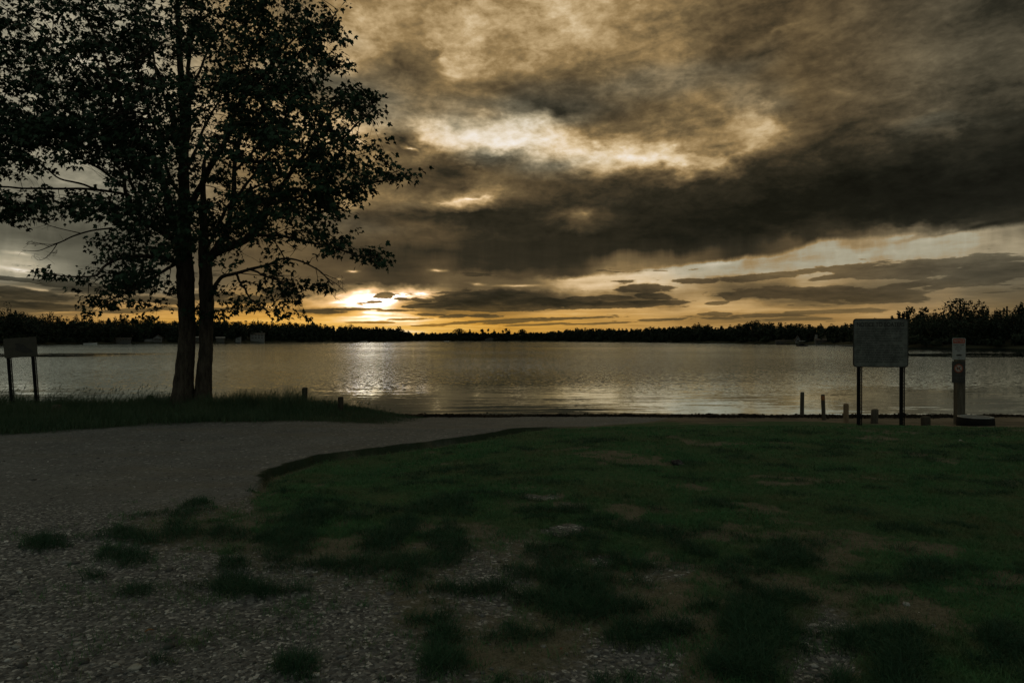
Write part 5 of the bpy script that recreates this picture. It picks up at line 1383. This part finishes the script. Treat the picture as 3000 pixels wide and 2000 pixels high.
# ================================================================ far woods
def crown_template(kind, n, seed):
    r = np.random.default_rng(seed)
    if kind == 'round':
        k = 9; lc = r.normal(size=(k, 3)) * (0.30, 0.30, 0.22) + (0, 0, 0.60); lr = r.uniform(0.16, 0.34, k)
    elif kind == 'umbrella':
        k = 8; lc = r.normal(size=(k, 3)) * (0.36, 0.36, 0.06) + (0, 0, 0.82); lr = r.uniform(0.12, 0.22, k)
        lc[:3] = r.normal(size=(3, 3)) * (0.14, 0.14, 0.12) + (0, 0, 0.5)
    elif kind == 'tall':
        k = 9; lc = r.normal(size=(k, 3)) * (0.18, 0.18, 0.24) + (0, 0, 0.60); lr = r.uniform(0.14, 0.26, k)
    if kind == 'cone':
        t = r.random(n) ** 0.7; a = r.uniform(0, 6.28, n)
        rr = (1 - t) * 0.5 * np.sqrt(r.random(n)) * (0.75 + 0.35 * np.sin(t * 40)) + 0.01
        p = np.stack((rr * np.cos(a), rr * np.sin(a), 0.06 + 0.95 * t), -1)
    elif kind == 'fan':
        a = r.uniform(-1.0, 1.0, n); b = r.uniform(0, 6.28, n); L = r.random(n) ** 0.5
        pinch = np.round(a * 7) / 7 + r.normal(0, 0.03, n)
        rr = L * 0.75
        p = np.stack((rr * np.sin(pinch) * np.cos(b), rr * np.sin(pinch) * np.sin(b), 0.25 + rr * np.cos(pinch)), -1)
    else:
        i = r.integers(0, k, n); d = r.normal(size=(n, 3)); d /= np.linalg.norm(d, axis=1)[:, None]
        p = lc[i] + d * (lr[i] * r.random(n) ** 0.4)[:, None]
    if kind not in ('cone', 'fan'):
        p[:, 2] = (p[:, 2] - p[:, 2].min()) / (p[:, 2].max() - p[:, 2].min()) * (0.82 if kind != 'umbrella' else .75) + (0.18 if kind != 'umbrella' else .25)
        p[:, :2] *= 0.5 / np.percentile(np.abs(p[:, :2]), 97)
    q = r.normal(size=(n, 2, 3)); q /= np.linalg.norm(q, axis=2)[..., None]
    return p, q
def crown_mesh(tpl, W, H, leaf, yaw, seed):
    p, q = tpl; r = np.random.default_rng(seed)
    c, s = math.cos(yaw), math.sin(yaw)
    P2 = np.stack((p[:, 0] * c - p[:, 1] * s, p[:, 0] * s + p[:, 1] * c, p[:, 2]), -1) * (W, W, H)
    sz = leaf * r.uniform(0.6, 1.3, len(p))[:, None]
    a = q[:, 0] * sz; b = q[:, 1] * sz
    V = np.stack((P2 - a, P2 - b * 0.7, P2 + a, P2 + b * 0.8), 1)
    return V.reshape(-1, 3)
TPL = {k: [crown_template(k, n, 10 * i + j) for j in range(4)] for i, (k, n) in enumerate((('round', 620), ('tall', 520), ('umbrella', 460), ('cone', 520), ('fan', 800)))}

SKYLINE = [(-900,850),(-500,860),(-200,870),(0,906),(70,912),(95,920),(130,928),(200,934),(260,936),(300,938),(340,936),(400,932),(440,934),(480,940),(560,936),(620,936),(650,934),(680,940),(740,940),(800,943),(880,945),(920,944),(960,952),(1000,955),(1060,957),(1100,958),(1160,960),(1185,968),(1210,973),(1300,974),(1400,973),(1500,974),(1600,973),(1640,966),(1700,961),(1760,960),(1830,961),(1880,963),(1910,958),(1960,958),(2000,954),(2040,949),(2080,952),(2120,957),(2160,949),(2200,943),(2240,944),(2300,945),(2350,948),(2400,949),(2450,950),(2500,944),(2560,938),(2590,938),(2625,934),(2650,924),(2690,914),(2730,917),(2780,910),(2860,908),(2900,906),(2950,909),(3000,903),(3200,885),(3600,860),(4300,850)]
def skyline(px): return np.interp(px, [p[0] for p in SKYLINE], [p[1] for p in SKYLINE])

HOUSES = [(462, 30), (361, 42), (577, 22), (645, 26), (698, 20), (754, 42), (1436, 30), (2300, 54), (2338, 16), (2400, 46)]
def build_woods():
    vs = []; trunks = Tubes(); cnt = 0
    for row, (back, dpx, drop) in enumerate(((9, 15, 16), (20, 14, 5), (34, 12, 0), (55, 22, 0))):
        px = -800.0
        while px < 4100:
            dens = np.interp(px, [-800, 0, 800, 1400, 2000, 2600, 3000, 4100], [2.6, 1.6, 1.2, .75, 1.0, 1.8, 2.3, 3.2])
            px += dpx * dens * rng.uniform(0.55, 1.3)
            az = math.atan((px - CX) / FPX)
            r = float(shore_r(np.array(az))) + back + rng.uniform(-4, 4)
            x, y = r * math.sin(az), r * math.cos(az)
            gz = hz(x, y)
            py = float(skyline(px)) + rng.normal(0, 1.5) + drop * rng.uniform(.3, 1.2) + abs(rng.normal(0, 2.5))
            H = EYE + (HY - py) / FPX * y - gz
            if H < 3: H = 3.0
            if row == 0 and any(abs(px - a) < b * .5 + 7 for a, b in HOUSES): continue
            kind = rng.choice(['round', 'round', 'tall', 'umbrella', 'cone'], p=[.72, .10, .14, .02, .02])
            if row < 2 and kind == 'umbrella': kind = 'round'
            W = H * {'round': 0.85, 'tall': 0.52, 'umbrella': 0.85, 'cone': 0.42}[kind] * rng.uniform(0.8, 1.25)
            W = max(W, r * 0.008)
            leaf = max(0.20, r * 0.00095) * (1.35 if row < 2 else 1.0)
            V = crown_mesh(TPL[kind][rng.integers(4)], W, H, leaf, rng.uniform(0, 6.28), int(rng.integers(1e6)))
            vs.append(V + (x, y, gz)); cnt += 1
            trunks.add([(x, y, gz - .3), (x, y, gz + H * 0.75)], [0.018 * H + .05, 0.006 * H], 5)
            # bushes along the foot of the wood
            if (row == 0 or rng.random() < 0.5) and not (row < 2 and any(abs(px - a) < b * .5 + 9 for a, b in HOUSES)):
                hb = H * rng.uniform(.25, .45)
                ox = rng.normal(0, r * .006)
                V = crown_mesh(TPL['round'][rng.integers(4)], hb * 2.2, hb, leaf * 1.2, rng.uniform(0, 6.28), int(rng.integers(1e6)))
                V[:, 2] -= 0.2 * hb
                vs.append(V + (x + ox, y - 2 * math.cos(az), gz))
    V = np.concatenate(vs); nq = len(V) // 4
    tv = np.concatenate(trunks.v); tf = np.concatenate(trunks.f) + len(V)
    o = np_mesh('woods', np.concatenate((V, tv)), np.concatenate((np.arange(len(V)), tf.ravel())), np.full(nq + len(tf), 4), M_FAR)
    tag(o, 'dark continuous wood along the far shore of the lake', 'woods', kind='stuff')
    print('woods trees', cnt, 'quads', nq)
build_woods()

def far_tree(px, ptop, wpx, kind, label, back=24, group=None, leaf=1.0, yaw=None, twiggy=False):
    az = math.atan((px - CX) / FPX)
    r = float(shore_r(np.array(az))) + back
    x, y = r * math.sin(az), r * math.cos(az); gz = hz(x, y)
    H = EYE + (HY - ptop) / FPX * y - gz; W = wpx / FPX * y
    names = {'round': 'broadleaf_tree', 'tall': 'broadleaf_tree', 'umbrella': 'pine_tree', 'cone': 'spruce_tree', 'fan': 'bare_crowned_tree'}
    o = empty(names[kind], (x, y, gz), 0, label, 'tree', group)
    lf = max(0.18, r * 0.0010) * leaf
    V = crown_mesh(TPL[kind][int(rng.integers(4))], W, H, lf, rng.uniform(0, 6.28) if yaw is None else yaw, int(rng.integers(1e6)))
    np_mesh('crown', V, np.arange(len(V)), np.full(len(V) // 4, 4), M_FAR, o)
    t = Tubes(); t.add(np.array([(0, 0, -.4), (0.01 * H, 0, H * .4), (0, 0.01 * H, H * .85)]), [0.022 * H, 0.016 * H, 0.005 * H], 7)
    for q in range(26 if kind == 'fan' else 9):
        a = rng.uniform(0, 6.28); e = rng.uniform(.35, 1.15); z0 = rng.uniform(.3, .6) * H
        L = rng.uniform(.25, .48) * (W if kind != 'cone' else W * .5)
        d = np.array((math.cos(a) * math.cos(e), math.sin(a) * math.cos(e), math.sin(e)))
        if kind == 'fan': L = rng.uniform(.5, .62) * W
        p0 = np.array((0, 0, z0)); p1 = p0 + d * L * .5 + (0, 0, .04 * L); p2 = p0 + d * L + (0, 0, .12 * L)
        t.add([p0, p1, p2], [0.008 * H, 0.005 * H, 0.0022 * H], 4)
    t.build('trunk', M_POSTDK, o)
    return o
FT = 'trees standing above the far wood'
far_tree(2812, 874, 100, 'fan', 'wide tree with a ragged fan of fine branches, tallest over the right shore', 30, FT, 1.7)
far_tree(2878, 876, 46, 'tall', 'dense rounded evergreen beside the fan shaped tree over the right shore', 32, FT, 1.6)
far_tree(2692, 897, 50, 'umbrella', 'tree with cloud like clumps where the right shore wood steps up', 26, FT, 1.6)
far_tree(2650, 911, 42, 'umbrella', 'lower clumped tree at the edge of the tall right wood, above the notice board', 22, FT, 1.6)
far_tree(2628, 926, 26, 'umbrella', 'lowest clumped tree stepping down behind the right end of the notice board', 20, FT, 1.6)
far_tree(2742, 906, 50, 'round', 'low bushy tree left of the fan shaped tree on the right shore', 24, FT)
far_tree(2918, 897, 40, 'umbrella', 'flat topped tree right of the dense rounded evergreen', 26, FT)
far_tree(2950, 899, 20, 'cone', 'small pointed tree between the flat topped tree and the right edge', 26, FT)
far_tree(2994, 886, 48, 'umbrella', 'clumped tree cut by the right edge of the view', 22, FT, 1.6)
far_tree(2556, 931, 40, 'round', 'small tree peeping just over the top of the boating notice board', 30, FT)
far_tree(30, 886, 92, 'round', 'broad airy tree above the left end of the far wood', 26, FT, 1.0)
far_tree(148, 914, 48, 'umbrella', 'flat topped pine next to the broad airy tree on the left', 24, FT)
far_tree(203, 922, 62, 'umbrella', 'wide low pine with gaps, third from the left edge', 24, FT)
far_tree(270, 928, 36, 'round', 'rounded tree below the drooping left maple spray', 22, FT)
far_tree(325, 928, 36, 'umbrella', 'mushroom shaped pine standing alone on the left skyline', 26, FT)
far_tree(362, 920, 20, 'tall', 'slim upright tree just right of the mushroom shaped pine', 24, FT)
far_tree(657, 927, 17, 'cone', 'sharp spruce spire right of the maple trunks', 20, FT)
far_tree(757, 932, 14, 'round', 'small ball headed tree left of the setting sun, on a thin stem', 24, FT)
far_tree(1028, 948, 36, 'round', 'rounded tree on the skyline under the sun gap', 24, FT)
far_tree(1164, 956, 26, 'tall', 'uneven tree at the end of the sunlit hill, where the skyline drops', 24, FT)
far_tree(1345, 962, 36, 'fan', 'thin leafed tree with visible branches, first past the skyline drop', 24, FT, 0.8)
far_tree(1378, 965, 20, 'round', 'little dense tree snug beside the thin leafed one', 24, FT)
far_tree(1417, 963, 25, 'umbrella', 'neat flat topped tree in the low middle of the skyline', 24, FT)
far_tree(1450, 966, 16, 'round', 'smallest round tree in the low middle of the skyline', 24, FT)
far_tree(1489, 961, 26, 'round', 'tree with a thin bare spike over the low middle skyline', 24, FT)
far_tree(1530, 964, 24, 'fan', 'last sparse tree before the skyline rises again', 24, FT, 0.8)
far_tree(2216, 937, 40, 'tall', 'highest bushy top on the ridge left of the notice board', 26, FT)
far_tree(2042, 945, 38, 'round', 'broad dome of a tree on the ridge, left of the highest top', 26, FT)
far_tree(2078, 949, 18, 'round', 'small ball shaped tree right of the broad dome on the ridge', 26, FT)

# ================================================================ houses, docks and boats on the far shore
M_WALLW = mat_simple('pale_siding', (0.10, 0.10, 0.097), (0.15, 0.15, 0.143), 0.9, 0.8, (1, 1, 6))
M_WALLD = mat_simple('dull_siding', (0.045, 0.044, 0.040), (0.070, 0.068, 0.060), 0.9, 0.85, (1, 1, 6))
M_ROOF = mat_simple('shingle', (0.022, 0.021, 0.019), (0.045, 0.042, 0.038), 2.0, 0.9)
M_ROOFP = mat_simple('pale_roof', (0.18, 0.18, 0.175), (0.23, 0.23, 0.22), 1.0, 0.6)
M_GLASS = mat_simple('dark_glass', (0.01, 0.011, 0.012), (0.02, 0.02, 0.02), 3, 0.15, spec=0.5)
M_HULLW = mat_simple('white_hull', (0.34, 0.34, 0.33), (0.42, 0.42, 0.40), 3, 0.4)
M_HULLD = mat_simple('dark_hull', (0.008, 0.008, 0.008), (0.016, 0.015, 0.014), 3, 0.8, spec=0.15)
M_DECK = mat_simple('deck_boards', (0.16, 0.15, 0.135), (0.24, 0.23, 0.21), 2, 0.7)

def shore_place(px, pbase, back):
    az = math.atan((px - CX) / FPX)
    r = float(shore_r(np.array(az))) + back
    return r * math.sin(az), r * math.cos(az)

def house(name, px, ptop, pbase, wpx, label, wall, roof, gable=False, storeys=1, roof_frac=0.4, back=3, depth=7.0, chimney=None, porch=False, wing=None, win=3, mono=False):
    x, y = shore_place(px, pbase, back)
    k = y / FPX
    gz = hz(x, y)
    zb = EYE + (HY - pbase) * k - gz; H = (pbase - ptop) * k; W = wpx * k
    o = empty(name, (x, y, gz), -math.atan2(x, y) * 0.9, label, 'house')
    hw = H * (1 - roof_frac)
    top = zb + hw
    mb = MB()
    if gable:
        out = [(-W / 2, min(-.5, zb - .5)), (W / 2, min(-.5, zb - .5)), (W / 2, top), (0, zb + H - .02), (-W / 2, top)]
        if mono: out = [(-W / 2, min(-.5, zb - .5)), (W / 2, min(-.5, zb - .5)), (W / 2, zb + H), (-W / 2, top)]
        mb.poly(out, 0, depth)
    else:
        mb.poly([(-W / 2, min(-.5, zb - .5)), (W / 2, min(-.5, zb - .5)), (W / 2, top), (-W / 2, top)], 0, depth)
    w_ = mb.build('wall', wall, o)
    rb = MB(); e = 0.35
    if gable and mono:
        rb.poly([(-W / 2 - e, top - .1), (W / 2 + e, zb + H + .05), (W / 2 + e, zb + H + .3), (-W / 2 - e, top + .15)], -e, depth + e)
    elif gable:
        th = 0.22; sl = (H - hw) / (W / 2)
        rb.poly([(-W / 2 - e, top - e * sl + .01), (0, zb + H + .01), (W / 2 + e, top - e * sl + .01), (W / 2 + e, top - e * sl + th), (0, zb + H + th + .02), (-W / 2 - e, top - e * sl + th)], -e, depth + e)
    else:
        rb.poly([(-e, top + .01), (depth + e, top + .01), (depth / 2, zb + H)], -W / 2 - e, W / 2 + e, 'YZ')
    rf = rb.build('roof', roof, o)
    if chimney is not None:
        cb = MB(); cb.box((chimney * W, depth * .4, zb + H * 1.0), (0.8, 0.8, H * .55)); cb.build('chimney', M_WALLD, rf)
    sh = hw / storeys
    for s in range(storeys):
        for i in range(win):
            wx = (-0.5 + (i + 0.5) / win) * W * 0.92; wz = zb + sh * (s + 0.55)
            ww, wh = W * .92 / win * 0.55, sh * 0.5
            f = MB(); f.box((wx, -0.03, wz), (ww + .16, 0.10, wh + .16)); fo = f.build('window', wall, o)
            g = MB(); g.box((wx, -0.06, wz), (ww, 0.07, wh)); g.build('pane', M_GLASS, fo)
    if porch:
        p = MB()
        p.box((0, -1.2, top - .12), (W * 1.02, 2.4, .22))
        for i in range(4): p.box(((-0.48 + .32 * i) * W, -2.2, (zb + top) / 2 - .2), (.16, .16, hw))
        p.build('porch', wall, o)
    if wing:
        dx, ww, wh = wing
        q = MB(); q.poly([(dx * W - ww * k / 2, -.5), (dx * W + ww * k / 2, -.5), (dx * W + ww * k / 2, zb + wh * k * .7), (dx * W - ww * k / 2, zb + wh * k * .5)], 1.0, depth); q.build('wing', wall, o)
    return o
house('gabled_house', 462, 982, 998.5, 22, 'white gabled house with a dark porch, left of the trunks', M_WALLW, M_ROOF, True, 1, .48, 3, 8, None, True, (-1.1, 22, 9), 2)
house('long_house', 361, 989, 998, 38, 'long dim low house left of the white gabled house', M_WALLD, M_ROOF, False, 1, .35, 3, 7, -.25, win=5)
house('boat_shed', 577, 985.5, 993, 20, 'pale topped shed seen between the two trunks', M_WALLD, M_ROOFP, False, 1, .42, 3, 6, win=2)
house('cabin', 645, 986.5, 993, 22, 'low cabin with a pale roof just right of the trunks', M_WALLD, M_ROOFP, False, 1, .45, 3, 6, win=2)
house('lean_to_house', 698, 986, 997, 14.5, 'pale house with one sloping roof, between the cabin and the two storey house', M_WALLW, M_ROOF, True, 1, .5, 3, 7, win=1, mono=True)
house('two_storey_house', 754, 974.5, 992.5, 38, 'pale two storey house with bands of windows', M_WALLW, M_ROOF, False, 2, .26, 3, 9, .3, win=4)
house('shore_house', 1436, 988, 998, 30, 'barely visible house in the middle of the dark far wood', M_WALLD, M_ROOF, True, 1, .5, 3, 8, win=3)
house('dark_cottage', 2300, 996, 1005, 50, 'dim low cottage behind the dark moored raft', M_WALLD, M_ROOF, False, 1, .4, 3, 7, win=5)
house('white_gable_cottage', 2338, 984, 1003, 13, 'narrow cottage with a bright white gable', M_WALLW, M_ROOF, True, 1, .55, 3, 8, win=1)
house('chimney_house', 2408, 991, 1005, 34, 'grey house with a tall pale chimney, nearest the notice board', M_WALLD, M_ROOF, False, 1, .4, 3, 8, win=4, wing=(0, 24, 7))
x, y = shore_place(2391, 1003, 5); k = y / FPX
gz = hz(x, y)
o = empty('stone_chimney', (x, y, gz), 0, 'tall pale free standing chimney beside the grey house', 'chimney')
mb = MB(); mb.box((0, 0, 1.0), (.95, .8, 2.6), None, .03); mb.box((0, 0, 2.55), (.7, .6, 1.2), None, .02); mb.box((0, 0, 3.18), (.85, .75, .12)); mb.build('stack', mat_simple('pale_stonework', (0.12, 0.115, 0.105), (0.19, 0.18, 0.165), 3, 0.9), o)

def boat(name, px, py, L, label, hullmat, Y=None, canopy=False, yaw=0, cat='boat'):
    if Y is None: Y = (EYE - WATER_Z) * FPX / (py - HY)
    x = (px - CX) / FPX * Y
    o = empty(name, (x, Y, WATER_Z), R(yaw), label, cat)
    n = 9; rings = []
    for i in range(n):
        t = i / (n - 1); X = (t - .5) * L
        b = L * .17 * (1 - max(0, (t - .55) / .45) ** 2.2) * (0.88 + .12 * min(1, t * 6)) + .03
        h = .42 + .22 * t ** 3
        rings.append([(X, -b * .6, -.12), (X, -b, .1), (X, -b, h), (X, -b * .86, h), (X, b * .86, h), (X, b, h), (X, b, .1), (X, b * .6, -.12)])
    MB().rings(rings).build('hull', hullmat, o)
    c = MB(); c.box((-.02 * L, 0, .62), (L * .28, L * .2, .34), None, .05); c.build('cabin', M_GLASS if not canopy else M_HULLD, o)
    if canopy:
        for sx in (-1, 1):
            for sy2 in (-1, 1):
                c = MB(); c.box((sx * L * .2, sy2 * L * .13, .95), (.05, .05, 1.0)); c.build('canopy_pole', M_HULLD, o)
        c = MB(); c.box((0, 0, 1.47), (L * .48, L * .32, .08), None, .02); c.build('canopy', M_HULLW, o)
    e = MB(); e.box((-L * .52, 0, .45), (.25, .3, .7), None, .05); e.build('outboard_motor', M_HULLD, o)
    return o
boat('motor_boat', 1065, 1000.8, 4.6, 'tiny white boat on the far water under the sun gap', M_HULLW, 470)
boat('motor_boat', 1308, 1001, 4.4, 'lone white speck of a boat at the middle of the far shore', M_HULLW, 600)
boat('motor_boat', 266, 1001.5, 5.0, 'small white boat at the far shore near the map board', M_HULLW, 268)
boat('moored_boat', 2350, 1013.6, 3.0, 'dark boat with a pale cover at the end of the dock', M_HULLD, 196, True)
# dark raft
x0 = 2293; Y = 255.0
o = empty('moored_raft', ((x0 - CX) / FPX * Y, Y, WATER_Z), 0, 'flat dark raft moored off the right shore', 'raft')
mb = MB(); mb.box((0, 0, .32), (4.5, 2.4, .16)); mb.build('deck', M_HULLD, o)
for s in (-1, 1):
    mb = MB(); mb.lathe([(.05, -2.2), (.3, -1.9), (.3, 1.9), (.05, 2.2)], 10)
    for v in mb.bm.verts: v.co = Vector((v.co.z, v.co.y + s * .8, v.co.x + .05))
    mb.build('float', M_HULLD, o)
mb = MB()
for sx in (-1, 1): mb.box((sx * 2.1, -1.0, .7), (.05, .05, .7)); 
mb.box((0, -1.0, 1.03), (4.3, .04, .05)); mb.build('rail', M_HULLD, o)
# dock
Y = 190.0; xa, xb = (2362 - CX) / FPX * Y, (2545 - CX) / FPX * Y
o = empty('dock', ((xa + xb) / 2, Y, WATER_Z), R(-3), 'long low dock with a pale deck left of the notice board', 'dock')
mb = MB(); L = xb - xa; n = int(L / 0.3)
for i in range(n): mb.box((-L / 2 + (i + .5) * .3, 0, .36), (.285, 1.5, .05))
mb.box((0, -.7, .27), (L, .06, .12)); mb.box((0, .7, .27), (L, .06, .12)); mb.build('deck', M_DECK, o)
for i in range(8):
    mb = MB(); mb.lathe([(.07, -1.2), (.07, .75), (.03, .8)], 8, (-L / 2 + .3 + i * (L - .6) / 7, -.79, 0)); mb.build('pile', M_POSTDK, o)
